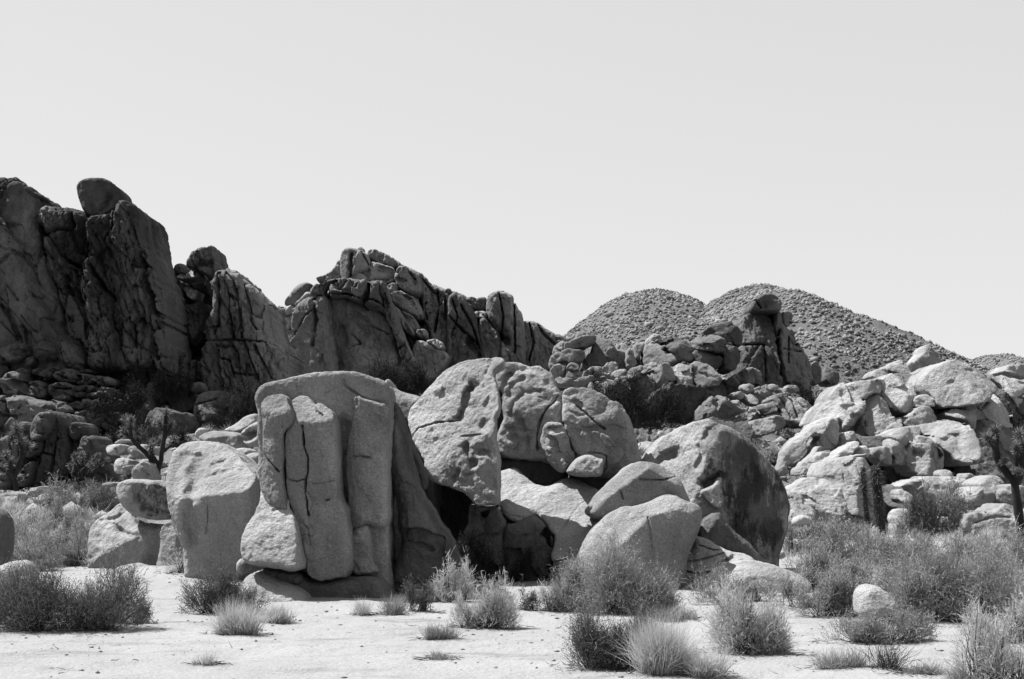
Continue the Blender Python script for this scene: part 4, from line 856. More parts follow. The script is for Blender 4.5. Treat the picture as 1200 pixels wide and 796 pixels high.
# ------------------------------------------------------------------ right pile
def rb(label, Y, th, tile, s, rr=.3, mat=mid, style='rough', **k): return pb(label, Y, th, tile, s, tz=k.pop('tz', .65), joint=k.pop('joint', .5), rr=rr, mat=mat, style=style, **k)
rb('finger shaped boulder sticking up on top of the right pile', 60, 1.1, 'U5', '386,225 440,184 500,150 520,108 560,76 602,79 644,120 658,160 644,197 580,242 500,252 430,275 396,292 380,255', rr=.5)
rb('rounded boulder left of the finger shaped boulder', 60, 1.2, 'U5', '244,264 290,208 342,190 384,220 406,262 392,296 310,290', rr=.5)
rb('low boulder at the left end of the crest of the right pile', 60, 1.1, 'U5', '126,300 168,254 212,238 256,270 246,300 150,325', rr=.5)
rb('big pale dome crowning the right pile', 57, 2.6, 'U5', '505,340 560,268 620,213 690,188 762,178 850,213 922,258 984,310 1034,370 1046,402 962,434 902,492 800,506 670,536 585,520 566,440 514,405', rr=.4, tz=.95, tx=-.35, joint=.12, fac=[], cr=[('820,200 870,300 930,380', 1.4, .08), ('640,362 690,350', 2.5, .08)])
rb('shaded undercut wall beneath the big pale dome', 57.4, 2.2, 'U5', '582,512 680,530 900,482 1012,396 1066,396 1106,470 1178,540 1180,576 1150,640 1150,900 830,900 850,660 846,560 760,532 660,562 596,590', rr=.25, tx=.3, cr=[('900,500 930,540 1020,480', 1.4, .3)])
rb('sunny boulder right of the big pale dome, cut by the frame', 60, 2, 'U5', '934,272 1050,278 1150,298 1280,330 1290,570 1180,560 1100,460 1056,404 1024,352 978,312', rr=.4, fac=[(1150, 560, 1150, 290, .0)], style='lumpy')
rb('boulder on the skyline at the right edge', 64, 1.6, 'U5', '1040,275 1088,233 1160,223 1270,240 1270,320 1120,302', rr=.5)
rb('pale many-sided boulder below the finger shaped boulder', 57, 1.9, 'U5', '190,446 213,370 238,308 310,288 382,298 434,350 456,400 434,472 384,570 300,560 246,510', rr=.35, tx=-.2, tz=.3, fac=[(400, 560, 440, 330, -.0), (440, 340, 330, 560, 1.0, .6)])
rb('long sunlit ridge boulder with hollowed dark pockets, left side of the right pile', 56.5, 2.2, 'U4', '296,400 366,310 436,240 506,160 558,113 660,88 760,88 816,100 806,192 720,184 672,262 684,350 676,450 580,470 516,460 510,365 420,355 356,420', rr=.4, tx=-.2, tz=.25, cr=[('535,170 545,270 585,350', 5, .28), ('620,180 630,220', 7, .2)], style='rough')
rb('pale pitted boulder between the long ridge boulder and the many-sided one', 56, 1.8, 'U4', '672,270 730,176 794,208 856,290 878,330 880,430 760,490 690,490 668,400', rr=.4, tx=-.2, tz=.35)
rb('dark wedge in the notch above the pale pitted boulder', 58, 1.2, 'U4', '690,118 800,96 816,210 750,180', rr=.4, mat=mdk)
rb('small round boulder beside the big pale dome', 56, 1, 'U5', '424,492 458,443 520,433 574,460 576,514 500,526 436,520', rr=.65)
rb('sloping pale boulder under the small round boulder', 55.5, 1.4, 'U5', '344,660 424,560 466,526 584,516 596,570 610,640 480,660', rr=.4, tz=.3, style='lumpy')
rb('flat stone wedged between the finger shaped boulder and the dome', 58.5, .9, 'U5', '434,278 500,258 580,252 548,304 456,310', rr=.5, tz=.4)
rb('small dark stone left of the big pale dome', 58, .9, 'U5', '432,345 492,345 510,405 456,440', rr=.5, mat=mdk)
rb('narrow tilted slab right of the pale pitted boulder', 55, 1, 'U4', '750,480 870,408 976,325 958,405 884,480 770,510', rr=.35, tz=.5)
rb('ledge of dark rock above the three cracked boulders', 55.5, 1.2, 'U5', '652,570 720,533 822,528 856,560 866,720 820,620 740,600', rr=.4, mat=mid)
rb('left boulder of the three cracked boulders in the right pile', 52.5, 1.7, 'U6', '240,165 288,103 380,68 504,52 516,76 474,130 404,202 394,300 378,350 290,342 264,250', rr=.4, tz=.35, tx=-.1, fac=[(270, 230, 400, 180, 1.0, .1)], cr=[('350,215 380,200', 4, .3), ('285,270 330,260', 4, .2)])
rb('dark sided boulder, right of the three cracked boulders', 53, 1.9, 'U6', '490,92 518,58 640,28 752,8 804,30 836,120 848,260 800,330 680,310 620,205 556,152', rr=.4, fac=[(500, 160, 800, 60, 1.2, .05), (680, 300, 690, 60, .0)], cr=[('620,160 660,150', 3, .12), ('530,110 560,100', 3, .12)], mat=M['fg'])
rb('rounded boulder in front of the three cracked boulders', 52, 1.6, 'U6', '394,235 436,150 490,112 552,138 624,220 664,292 610,390 480,410 394,368', rr=.45, tz=.25, tx=-.1, cr=[('440,240 480,250', 4, .3), ('560,270 590,350', 3, .2), ('420,290 520,300', 2, .12)])
rb('dark hollow wall behind the right joshua tree', 55.5, 2, 'U6', '820,30 1050,10 1300,60 1300,520 900,470 836,330', rr=.3, mat=mdk, style='crag')
rb('bright topped low boulder above the dark shrub', 48, 1.6, 'U6', '370,475 486,405 620,428 790,425 868,462 840,640 700,680 450,680 390,540', rr=.35, tz=.1, fac=[(370, 530, 860, 475, 1.6, .1)])
rb('little pale stone above the bright topped low boulder', 49.5, .6, 'U6', '604,396 648,362 694,380 696,420 626,425', rr=.5)
rb('small bright wedge right of the bright topped low boulder', 48.5, .7, 'U6', '790,395 830,390 892,425 880,445 800,450', rr=.5, tz=.6)
rb('long slanted sunlit boulder behind the right joshua tree', 44, 1.4, 'U6', '774,572 846,500 948,440 1060,404 1106,450 1118,484 1066,545 990,595 880,625 806,645', rr=.4, tz=.4, fac=[(800, 610, 1080, 500, .0)])
rb('small pale boulder against the stem of the right joshua tree', 43, .9, 'U6', '1050,565 1088,480 1142,466 1220,480 1220,600 1080,598', rr=.5, tz=.3)
rb('low pale layered boulder at the foot of the right joshua tree', 41, 1.2, 'U6', '780,735 826,668 980,648 1100,612 1220,640 1230,840 900,840 790,790', rr=.45, tz=.6, style='lumpy', cr=[('860,740 1000,690 1100,700', 1.5, .1)])
rb('small round stone left of the dark shrub', 46, .7, 'U6', '316,545 346,498 402,530 416,570 340,610', rr=.5)
rb('upright pale rock leaning at the left of the dark shrub', 42, .9, 'U6', '326,735 346,660 420,648 545,755 570,880 320,880', rr=.5, tz=.2, mat=M['fg'])
rb('square pale block behind the two joshua stems', 46, 1.5, 'U4', '390,800 436,700 500,658 600,636 734,614 752,680 756,820 850,900 810,1040 400,1040', rr=.25, fac=[(420, 780, 750, 690, 1.5, .05)], cr=[('640,700 650,800', 1.2, .08), ('540,760 545,860', 1.2, .06)])
rb('long sunlit slab lying above the square pale block', 49, 1, 'U4', '340,770 416,660 556,570 660,516 696,530 606,604 504,655 444,705 400,790', rr=.5, tz=.4)
rb('rounded sunlit stone on the long sunlit slab', 50, 1, 'U4', '568,640 618,590 692,546 726,590 706,630 600,650', rr=.5, tz=.2)
rb('square cut block under the long ridge boulder', 53, 1.1, 'U4', '486,545 518,490 560,458 634,441 642,515 564,570 500,605', rr=.3)
rb('small pale boulder left of the three cracked boulders', 51.5, 1, 'U4', '745,595 778,568 852,556 880,640 850,700 760,650', rr=.5)
rb('long leaning slab, lowest left of the right pile', 52, 1.0, 'U4', '52,725 86,660 136,580 196,510 286,450 396,386 426,400 386,480 284,505 250,600 150,690 116,765 66,765', rr=.35, tz=.3, fac=[(60, 740, 400, 400, 1.0, .15)])
rb('second leaning slab beside the lowest left one', 51, .9, 'U4', '180,755 254,660 324,620 356,560 406,570 306,695 240,760', rr=.4, tz=.3)
rb('dark topped block between the leaning slabs and the ridge boulder', 53, 1.2, 'U4', '326,530 396,440 436,370 504,366 516,445 466,570 360,580', rr=.35, tz=.2, style='lumpy')
rb('narrow upright stone between the leaning slabs', 50, .8, 'U4', '312,645 356,606 424,598 456,645 404,715 316,740', rr=.4)
rb('rock shelf under the long ridge boulder', 53.5, 1.6, 'U4', '600,450 690,480 760,500 860,470 850,560 740,610 690,560 640,540', rr=.35, mat=mdk)
rb('sunny slope slab at the left foot of the ridge boulder', 55, 1.2, 'U4', '290,420 360,380 430,350 512,362 500,400 420,420 330,460', rr=.4, tz=.8)
rb('rounded pale boulder at the right end of the sand flat', 44, 1.2, 'P', '918,598 925,577 945,562 970,560 985,571 991,590 987,610 950,616 925,612', rr=.5, tz=.2, fac=[(920, 590, 990, 572, 1.1, .1)])
rb('small grey block in front of the rounded pale boulder', 42, .9, 'P', '914,590 922,580 936,575 951,590 954,612 920,616', rr=.35)
rb('low pale boulder between the sand flat and the joshua stems', 45, .9, 'P', '980,600 990,585 1006,590 1012,604 1008,616 984,616', rr=.5)
rb('shaded block behind the thick shaggy joshua stem', 47.5, .8, 'P', '1030,575 1048,568 1066,572 1068,606 1034,612', mat=mdk)
R('rock_mass', 'shaded rock mass at the core of the right pile', 'rock', 61, 3, 'P', '950,560 985,500 1020,450 1060,435 1110,450 1150,450 1260,470 1260,620 950,600', rr=.4, mat=mdk, style='crag')
R('boulder', 'dark rock blocking the back of the hollow between the fin and the bright apron', 'rock', 31.0, .6, 'P', '448,560 470,500 520,500 600,510 640,540 670,590 690,640 680,725 430,725', rr=.35, mat=M['cliff'])  # added dark backing, set deep so the recess goes black
R('rock_mass', 'shadowed rock roofing the hollow behind the largest sunlit boulder', 'rock', 29.3, 1.9, 'P', '492,475 560,445 640,455 700,482 720,532 610,545 520,548 496,520', rr=.3, mat=M['cliff'])  # hidden roof, added to block sky light from the recess
R('rock_mass', 'dark rock wall closing the left side of the hollow behind the leaning fin', 'rock', 28.0, 2.6, 'P', '436,500 470,470 500,500 506,600 500,730 430,730', rr=.3, mat=M['cliff'])  # light blocker, added to close the recess on its left
# ------------------------------------------------------------------ shrubs, grasses, joshua trees
def ribbons(P0, D, L, Wd, rng, bend=0.35, up=0.0, segs=2):
    """thin tapering twigs: n starts P0, directions D, lengths L, widths Wd"""
    n = len(P0)
    side = np.cross(D, rng.normal(size=(n, 3))); side /= np.linalg.norm(side, axis=1, keepdims=True) + 1e-9
    bd_ = rng.normal(size=(n, 3)) * bend + np.array([0, 0, up])
    P1 = P0 + D * (L * 0.5)[:, None]
    D2 = D + bd_; D2 /= np.linalg.norm(D2, axis=1, keepdims=True)
    P2 = P1 + D2 * (L * 0.5)[:, None]
    s = side * (Wd * 0.5)[:, None]
    V = np.stack([P0 - s, P0 + s, P1 - s * .8, P1 + s * .8, P2], 1).reshape(-1, 3)
    b = (np.arange(n) * 5)[:, None]
    F4 = b + np.array([[0, 1, 3, 2]]); F3 = b + np.array([[2, 3, 4]])
    return V, F4, F3, P1, P2, D2
def join(parts):
    V, F4, F3, o = [], [], [], 0
    for v, a, b in parts:
        V.append(v)
        if a is not None and len(a): F4.append(a + o)
        if b is not None and len(b): F3.append(b + o)
        o += len(v)
    return np.concatenate(V), (np.concatenate(F4) if F4 else None), (np.concatenate(F3) if F3 else None)
def leaves(P, size, rng):
    n = len(P)
    a = rng.normal(size=(n, 3)); a /= np.linalg.norm(a, axis=1, keepdims=True)
    b = np.cross(a, rng.normal(size=(n, 3))); b /= np.linalg.norm(b, axis=1, keepdims=True) + 1e-9
    s = size * rng.uniform(.5, 1.3, n)[:, None]
    V = np.stack([P - a * s, P + b * s * .5, P + a * s, P - b * s * .5], 1).reshape(-1, 3)
    F = (np.arange(n) * 4)[:, None] + np.array([[0, 1, 2, 3]])
    return V, F, None
def shrub_meshes(w, h, n, seed, kind, wpx):
    """w,h in metres; wpx = width of one picture pixel in metres at that distance"""
    rng = np.random.default_rng(seed)
    a = w / 2; dpt = a * 0.8
    K = max(9, int(n / 45))
    # an uneven crown: a few overlapping mounds of different height
    nb = 1 if n < 500 else int(rng.integers(3, 6))
    bx = np.zeros((nb, 3)); bs = np.ones((nb, 3))
    if nb > 1:
        bx[:, 0] = np.linspace(-.52, .52, nb) * a + rng.normal(0, .06 * a, nb); bx[:, 1] = rng.normal(0, .25 * dpt, nb)
        sx = rng.uniform(.40, .62, nb); sz = rng.uniform(.55, 1.0, nb); sz[rng.integers(0, nb)] = 1.0
        bs = np.stack([sx, sx * 1.2, sz], 1)
    kb = rng.integers(0, nb, K)
    # clump directions in the upper half space
    az = rng.uniform(0, 2 * np.pi, K); el = np.arcsin(rng.uniform(0.05, 1.0, K) ** 0.8)
    rad = rng.uniform(0.72, 1.08, K)
    ci = rng.integers(0, K, n)
    A = az[ci] + rng.normal(0, 0.30, n); E = np.clip(el[ci] + rng.normal(0, 0.22, n), 0.02, 1.57); B0 = bx[kb[ci]]; BS = bs[kb[ci]]
    D = np.stack([np.cos(A) * np.cos(E), np.sin(A) * np.cos(E), np.sin(E)], 1)
    Rr = rad[ci] * rng.uniform(0.75, 1.05, n)
    ell = np.stack([a * Rr, dpt * Rr, h * Rr], 1) * BS
    stems = []
    fol = []
    if kind in ('dark', 'mid', 'pale'):
        # woody stems
        ns = K * 2
        sA = az[np.arange(ns) % K] + rng.normal(0, .2, ns); sE = np.clip(el[np.arange(ns) % K] + rng.normal(0, .15, ns), .15, 1.5)
        sD = np.stack([np.cos(sA) * np.cos(sE), np.sin(sA) * np.cos(sE), np.sin(sE)], 1)
        sk = kb[np.arange(ns) % K]
        tip = bx[sk] + sD * np.array([a, dpt, h]) * bs[sk] * rng.uniform(.6, 1.15, (ns, 1))
        p0 = bx[sk] * .7 + rng.normal(0, .10 * a, (ns, 3)); p0[:, 2] = -0.03
        d = tip - p0; L = np.linalg.norm(d, axis=1); d /= L[:, None]
        v, f4, f3, *_ = ribbons(p0, d, L, np.full(ns, max(.012, 1.0 * wpx)), rng, .25)
        stems.append((v, f4, f3))
        t = rng.uniform(0.30, 0.92, n) ** 0.8
        P0 = B0 + D * ell * t[:, None]; P0[:, 2] = np.abs(P0[:, 2])
        dd = D * 0.75 + rng.normal(0, .42, (n, 3)) + np.array([0, 0, .40]); dd /= np.linalg.norm(dd, axis=1, keepdims=True)
        Ls = rng.uniform(.10, .30, n) * (a * BS[:, 0] + h * BS[:, 2]) * .55
        lg = rng.random(n) < .06; Ls[lg] *= 1.7
        v, f4, f3, p1, p2, d2 = ribbons(P0, dd, Ls, rng.uniform(.35, .75, n) * wpx, rng, .45, .1)
        fol.append((v, f4, f3))
        # side twiglets
        m = n
        s0 = np.where(rng.random(m)[:, None] < .5, p1, (p1 + p2) / 2)
        dd2 = d2 + rng.normal(0, .7, (m, 3)); dd2 /= np.linalg.norm(dd2, axis=1, keepdims=True)
        v, f4, f3, q1, q2, _ = ribbons(s0, dd2, Ls * .45, rng.uniform(.3, .6, m) * wpx, rng, .5)
        fol.append((v, f4, f3))
        if kind != 'pale':
            fol.append(leaves(np.concatenate([p2, q2, q1]) , wpx * .9, rng))
    else:                                                  # grass: blades fanning from the crown
        p0 = B0 * .8 + rng.normal(0, .22 * a, (n, 3)) * (.7 if nb > 1 else 1); p0[:, 2] = -.02
        dd = D * np.array([.55 * w / h, .55 * w / h, 1.0]) + np.array([0, 0, .5]) + rng.normal(0, .12, (n, 3)); dd /= np.linalg.norm(dd, axis=1, keepdims=True)
        Ls = h * rng.uniform(.5, 1.1, n)
        v, f4, f3, *_ = ribbons(p0, dd, Ls, rng.uniform(.4, .8, n) * wpx, rng, .3, -.15)
        fol.append((v, f4, f3))
    return (join(stems) if stems else None), join(fol)
_ps = [500]; FOOT = []
FOL = {'dark': 'scrub_dark', 'mid': 'scrub_mid', 'pale': 'scrub_pale', 'grass': 'scrub_pale', 'jun': 'juniper'}
def ground_Y(px, py):
    """distance at which the sight line through (px, py) meets the ground"""
    Ys = np.linspace(8, 140, 1600)
    z = ground(wx(px, Ys), Ys); d = wz(py, Ys) - z
    i = np.where(d < 0)[0]
    return Ys[i[0]] if len(i) else 60.0
def shrub(name, label, px, py, wp, hp, kind, Y=None, dens=1.0, mat=None, group=None, z=None, cat='shrub'):
    _ps[0] += 1
    if Y is None: Y = ground_Y(px, py)
    m = Y / FPX
    x = wx(px, Y); zz = float(ground(x, Y)[0]) if z is None else z
    n = int(np.clip(wp * hp * 0.42, 60, 5600) * dens)
    FOOT.append((x, Y, wp * m * .54))
    st, fo = shrub_meshes(wp * m * 1.08, hp * m * 1.15, n, _ps[0], kind, m)
    fm = M[mat or FOL[kind]]
    V, F4, F3 = fo
    NTRI[0] += 2 * (0 if F4 is None else len(F4)) + (0 if F3 is None else len(F3))
    if st is None:
        o = link(name, mesh_from(name, V, F4, F3, False), fm, (x, Y, zz))
        return tag(o, label, cat, group)
    r = empty(name, (x, Y, zz), label, cat, group)
    link('foliage', mesh_from('foliage', V, F4, F3, False), fm, (x, Y, zz), r)
    sv, s4, s3 = st
    link('stems', mesh_from('stems', sv, s4, s3, False), M['twig'], (x, Y, zz), r)
    return r
S = shrub
# foreground row
S('desert_shrub', 'wide dark shrub on the sand at the far left front', 66, 738, 196, 82, 'dark', dens=1.5)
S('desert_shrub', 'straw coloured shrub growing into the right side of the wide dark shrub', 148, 730, 72, 48, 'mid', dens=1.2)
S('desert_shrub', 'lower grey shrub behind the wide dark shrub at the left edge', 15, 715, 70, 50, 'mid')
S('desert_shrub', 'compact dark shrub below the broad pale boulder', 264, 719, 96, 52, 'dark', dens=1.5)
S('dry_grass', 'pale grass clump in front of the compact dark shrub', 278, 744, 62, 44, 'grass', dens=1.3)
S('dry_grass', 'small straw tuft right of the compact dark shrub', 325, 730, 44, 24, 'grass', dens=1.3)
S('desert_shrub', 'feathery pale bush against the leaning dark fin', 528, 706, 58, 56, 'pale', dens=1.4)
S('desert_shrub', 'rounded pale bush in front of the dark rock pillar', 567, 736, 82, 66, 'pale', dens=1.6)
S('desert_shrub', 'dark weeds in the shade at the foot of the leaning fin', 490, 716, 50, 40, 'dark')
S('dry_grass', 'small dry tuft just in front of the split block', 424, 721, 28, 22, 'grass')
S('dry_grass', 'leafy dry tuft between the split block and the fin', 460, 721, 36, 26, 'grass', mat='scrub_mid')
S('dry_grass', 'lone grass tuft on the open sand below the pale bushes', 517, 749, 44, 22, 'grass', mat='scrub_mid', dens=1.4)
S('dry_grass', 'faint low tuft on the sand nearest the middle of the front', 516, 774, 40, 15, 'grass', mat='scrub_mid')
S('dry_grass', 'sparse low tuft on the sand at the left front', 243, 780, 36, 18, 'grass')
S('desert_shrub', 'large wiry grey bush in front of the arched slabs', 724, 718, 146, 88, 'mid', dens=1.5)
S('desert_shrub', 'dark bushy shrub in front of the large wiry bush', 718, 784, 112, 74, 'dark', dens=1.6)
S('desert_shrub', 'straw bush at the left side of the large wiry bush', 652, 716, 52, 50, 'pale')
S('desert_shrub', 'dark weeds in the mouth of the hollow', 622, 716, 40, 36, 'dark')
S('dry_grass', 'fountain of pale grass beside the dark bushy shrub', 773, 790, 62, 66, 'grass', dens=1.5)
S('dry_grass', 'low straw tuft right of the fountain of pale grass', 822, 792, 66, 38, 'grass', dens=1.2)
S('dry_grass', 'low dry grass under the layered ledge', 795, 728, 60, 24, 'grass', mat='scrub_mid')
S('desert_shrub', 'broad pale brush with dark base before the domed slab', 886, 766, 112, 84, 'pale', dens=1.7)
S('desert_shrub', 'thin grey brush growing on the face of the domed slab', 876, 706, 116, 46, 'mid', dens=.8)
S('desert_shrub', 'grey bush at the right tip of the domed slab', 942, 712, 64, 44, 'mid')
S('desert_shrub', 'dark based bush half covering the small pale stone', 1034, 752, 136, 42, 'mid', dens=1.4)
S('desert_shrub', 'grey bush left of the small pale stone', 976, 722, 84, 62, 'mid', dens=1.2)
S('desert_shrub', 'big spreading grey bush in the middle of the right scrub', 1112, 728, 150, 92, 'mid', dens=1.2)
S('desert_shrub', 'tall twiggy grey bush cut by the right edge', 1188, 720, 96, 62, 'mid')
S('desert_shrub', 'sprawling pale twigs in the bottom right corner', 1172, 806, 110, 96, 'pale', dens=.7)
S('dead_yucca', 'dead dark stalks fanning up at the lower right', 1040, 784, 74, 50, 'grass', mat='twig', dens=.12, cat='plant')
S('dry_grass', 'low grey tuft left of the dead stalks', 986, 782, 70, 28, 'grass', mat='scrub_mid')
S('dry_grass', 'low grey tuft right of the dead stalks', 1076, 790, 60, 20, 'grass', mat='scrub_mid')
S('dry_grass', 'spiky dark leaves at the bottom right front', 1128, 806, 50, 34, 'grass', mat='scrub_mid', dens=.5)
S('dry_grass', 'pale straw along the foot of the broad pale boulder', 228, 669, 76, 24, 'grass', dens=.8)
S('desert_shrub', 'thin twiggy plant beside the small upright stone', 214, 672, 34, 34, 'pale', dens=.5)
S('desert_shrub', 'dark shrub growing on the upright pale rock of the right pile', 1096, 640, 82, 74, 'dark', Y=41.5, z=-.05, dens=1.5)
S('desert_shrub', 'pale brush in front of the dark shrub of the right pile', 1120, 606, 60, 40, 'mid', Y=43, z=.9, dens=.8)
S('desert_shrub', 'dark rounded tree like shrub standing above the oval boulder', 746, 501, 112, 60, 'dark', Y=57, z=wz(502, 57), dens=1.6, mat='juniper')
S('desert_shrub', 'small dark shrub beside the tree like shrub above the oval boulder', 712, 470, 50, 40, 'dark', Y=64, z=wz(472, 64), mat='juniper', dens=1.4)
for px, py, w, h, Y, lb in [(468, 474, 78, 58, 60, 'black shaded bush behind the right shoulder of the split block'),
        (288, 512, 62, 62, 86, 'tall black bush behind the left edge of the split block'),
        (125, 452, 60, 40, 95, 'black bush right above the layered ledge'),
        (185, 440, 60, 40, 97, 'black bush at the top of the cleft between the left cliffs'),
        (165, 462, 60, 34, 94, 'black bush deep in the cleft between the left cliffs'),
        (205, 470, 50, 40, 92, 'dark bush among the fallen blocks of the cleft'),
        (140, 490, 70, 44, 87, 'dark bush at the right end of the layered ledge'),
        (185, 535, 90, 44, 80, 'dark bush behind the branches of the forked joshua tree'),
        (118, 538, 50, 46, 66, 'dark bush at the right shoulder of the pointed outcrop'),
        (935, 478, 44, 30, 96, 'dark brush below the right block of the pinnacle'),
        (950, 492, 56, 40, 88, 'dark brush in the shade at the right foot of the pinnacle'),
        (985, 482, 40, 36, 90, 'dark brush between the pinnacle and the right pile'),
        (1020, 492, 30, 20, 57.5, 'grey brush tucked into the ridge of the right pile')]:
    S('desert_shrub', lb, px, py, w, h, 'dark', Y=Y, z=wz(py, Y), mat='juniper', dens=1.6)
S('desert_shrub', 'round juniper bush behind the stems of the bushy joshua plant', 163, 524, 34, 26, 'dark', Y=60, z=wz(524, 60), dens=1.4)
S('desert_shrub', 'black weeds added to darken the hollow beside the dark rock pillar', 548, 706, 60, 60, 'dark', Y=24.6, mat='juniper')  # dense black growth added to deepen the dark of the recess
S('desert_shrub', 'dark weeds added to darken the back of the hollow under the bright apron', 610, 712, 50, 46, 'dark', Y=24.6, mat='juniper')  # likewise added for a darker recess
# scrub on the flats: left and right
LEFT = [(28, 668, 96, 46, 'mid', 'front shrub at the left edge of the left scrub flat'), (80, 663, 92, 48, 'mid', 'broad shrub just left of the rough boulder carrying the perched one'),
        (8, 640, 60, 36, 'mid', 'shrub at the left edge beside the cut off upright stone'), (58, 636, 76, 34, 'mid', 'shrub in the centre of the left scrub flat'),
        (104, 642, 54, 36, 'mid', 'shrub squeezed against the left side of the rough boulder'), (30, 618, 56, 22, 'pale', 'low straw shrub below the outermost left joshua tree'),
        (72, 614, 66, 26, 'mid', 'wide low shrub right of the outermost left joshua tree'), (85, 600, 66, 40, 'mid', 'grey shrub at the foot of the bushy joshua plant'),
        (114, 606, 52, 34, 'dark', 'dark shrub right of the bushy joshua plant'), (60, 600, 48, 22, 'mid', 'small shrub between the joshua tree and the bushy joshua plant'),
        (134, 603, 44, 36, 'dark', 'dark shrub left of the perched hollow-faced boulder'), (106, 588, 46, 26, 'dark', 'small dark shrub behind the bushy joshua plant'),
        (130, 622, 46, 24, 'mid', 'low shrub under the left end of the perched boulder'), (12, 604, 44, 14, 'pale', 'low straw strip at the left edge under the sunlit slabs'),
        (45, 650, 56, 26, 'pale', 'straw coloured shrub low in the left scrub flat')]
RIGHT = [(945, 652, 60, 34, 'mid', 'shrub right of the foot of the huge boulder'), (972, 634, 56, 24, 'mid', 'low shrub beside the sand patch right of the huge boulder'),
         (1003, 632, 60, 22, 'mid', 'low shrub at the feet of the thin joshua stems'), (940, 632, 46, 18, 'mid', 'small shrub just under the rounded white stone'),
         (1005, 664, 90, 40, 'mid', 'broad shrub in front of the bare joshua stems'), (1060, 668, 80, 40, 'mid', 'shrub right of the thick shaggy joshua stem'),
         (1114, 668, 90, 38, 'mid', 'shrub in front of the dark shrub of the right pile'), (1160, 664, 80, 36, 'mid', 'shrub left of the tallest joshua trunk'),
         (1196, 668, 64, 40, 'mid', 'shrub at the foot of the tallest joshua trunk'), (1082, 698, 104, 50, 'mid', 'large shrub in the heart of the right scrub flat'),
         (1154, 700, 100, 50, 'mid', 'large shrub at the right of the right scrub flat'), (990, 690, 70, 36, 'mid', 'shrub just behind the small pale stone'),
         (1050, 640, 54, 20, 'pale', 'straw strip right of the thick shaggy joshua stem'), (1130, 642, 74, 22, 'pale', 'straw strip below the low layered boulder'),
         (1178, 640, 54, 22, 'mid', 'low shrub just left of the tallest joshua tree at its base'), (962, 690, 74, 44, 'mid', 'shrub behind the right tip of the domed slab'),
         (1082, 718, 60, 40, 'pale', 'pale shrub right of the small pale stone'), (1188, 754, 76, 54, 'pale', 'pale shrub at the right edge above the corner twigs'),
         (1000, 712, 54, 34, 'dark', 'dark shrub left of the small pale stone'), (1035, 660, 60, 26, 'pale', 'pale low shrub under the thick shaggy joshua stem')]
for px, py, w, h, k, lb in LEFT:
    S('desert_shrub', lb, px, py, w * 1.15, h * 1.1, k, group='shrubs of the left scrub flat', dens=1.1)
for px, py, w, h, k, lb in RIGHT:
    S('desert_shrub', lb, px, py, w * 1.25, h * 1.2, k, group='shrubs of the right scrub flat', dens=1.05)
for px, py, w, h, lb in [(655, 444, 30, 14, 'small grey shrub at the foot of the dark knot of rocks'), (705, 452, 26, 12, 'small grey shrub in the saddle below the dark dome'),
        (840, 500, 30, 16, 'small grey shrub just above the top of the huge boulder'), (880, 530, 34, 16, 'small grey shrub behind the right shoulder of the huge boulder'),
        (905, 545, 40, 20, 'broad low shrub between the huge boulder and the leaning slabs'), (925, 520, 36, 18, 'grey shrub at the upper end of the leaning slabs'),
        (935, 500, 30, 14, 'small grey shrub right of the striped dome'), (900, 505, 24, 12, 'tiny grey shrub at the foot of the striped dome'), (945, 540, 26, 14, 'small grey shrub tucked beside the lowest leaning slab')]:
    S('desert_shrub', lb, px, py, w, h, 'mid', group='shrubs of the stony slope', dens=1.2, Y=None)

# dry grass covering the flats: nobody could count it
def grass_cover():
    rng = np.random.default_rng(77)
    P = []
    for (x0, x1, y0, y1, n) in [(-25, -8.2, 31, 62, 2600), (4.8, 18, 24, 50, 6000), (-12, -5, 30, 40, 500), (6.3, 14, 19, 27, 500)]:
        x = rng.uniform(x0, x1, n); y = rng.uniform(y0, y1, n)
        k = fbm(np.stack([x * .35, y * .35, 0 * x], 1), 5, 3) > -.10
        P.append(np.stack([x[k], y[k]], 1))
    P = np.concatenate(P); P = P[np.abs(P[:, 0]) < P[:, 1] * .42]; P = P[(P[:, 0] < 0) | (P[:, 0] > P[:, 1] * .195)]
    z = ground(P[:, 0], P[:, 1])
    B = np.repeat(np.column_stack([P, z]), 12, 0); n = len(B)
    B[:, :2] += rng.normal(0, .12, (n, 2))
    d = rng.normal(0, .55, (n, 3)); d[:, 2] = 1; d /= np.linalg.norm(d, axis=1, keepdims=True)
    Y = B[:, 1]
    V, F4, F3, *_ = ribbons(B, d, rng.uniform(.1, .34, n), Y / FPX * rng.uniform(.5, .9, n), rng, .4)
    NTRI[0] += 3 * n
    tag(link('dry_grass_cover', mesh_from('dry_grass_cover', V, F4, F3, False), M['scrub_pale']), kind='stuff')
grass_cover()

# loose stones: individuals on the slope below the pinnacle and at the foot of the right pile, one shared mesh each
def stone_mesh(seed):
    v, f = ICO
    # one subdivision
    ed = {}; V = [tuple(p) for p in v]; F = []
    def mid_(i, j):
        k = (min(i, j), max(i, j))
        if k not in ed:
            p = (np.array(V[i]) + np.array(V[j])); p /= np.linalg.norm(p); ed[k] = len(V); V.append(tuple(p))
        return ed[k]
    for a, b, c in f:
        ab, bc, ca = mid_(a, b), mid_(b, c), mid_(c, a)
        F += [(a, ab, ca), (b, bc, ab), (c, ca, bc), (ab, bc, ca)]
    V = np.array(V)
    rng = np.random.default_rng(seed)
    for _ in range(6):
        nrm = rng.normal(size=3); nrm /= np.linalg.norm(nrm); off = rng.uniform(.55, .85)
        dd = V @ nrm - off; V = V - np.clip(dd, 0, None)[:, None] * nrm
    V = V * (1 + .08 * vnoise(V * 2.5, seed)[:, None])
    return mesh_from('rubble_stone', V, None, np.array(F), True)
SM = [stone_mesh(s) for s in (1, 2, 3, 4, 5)]
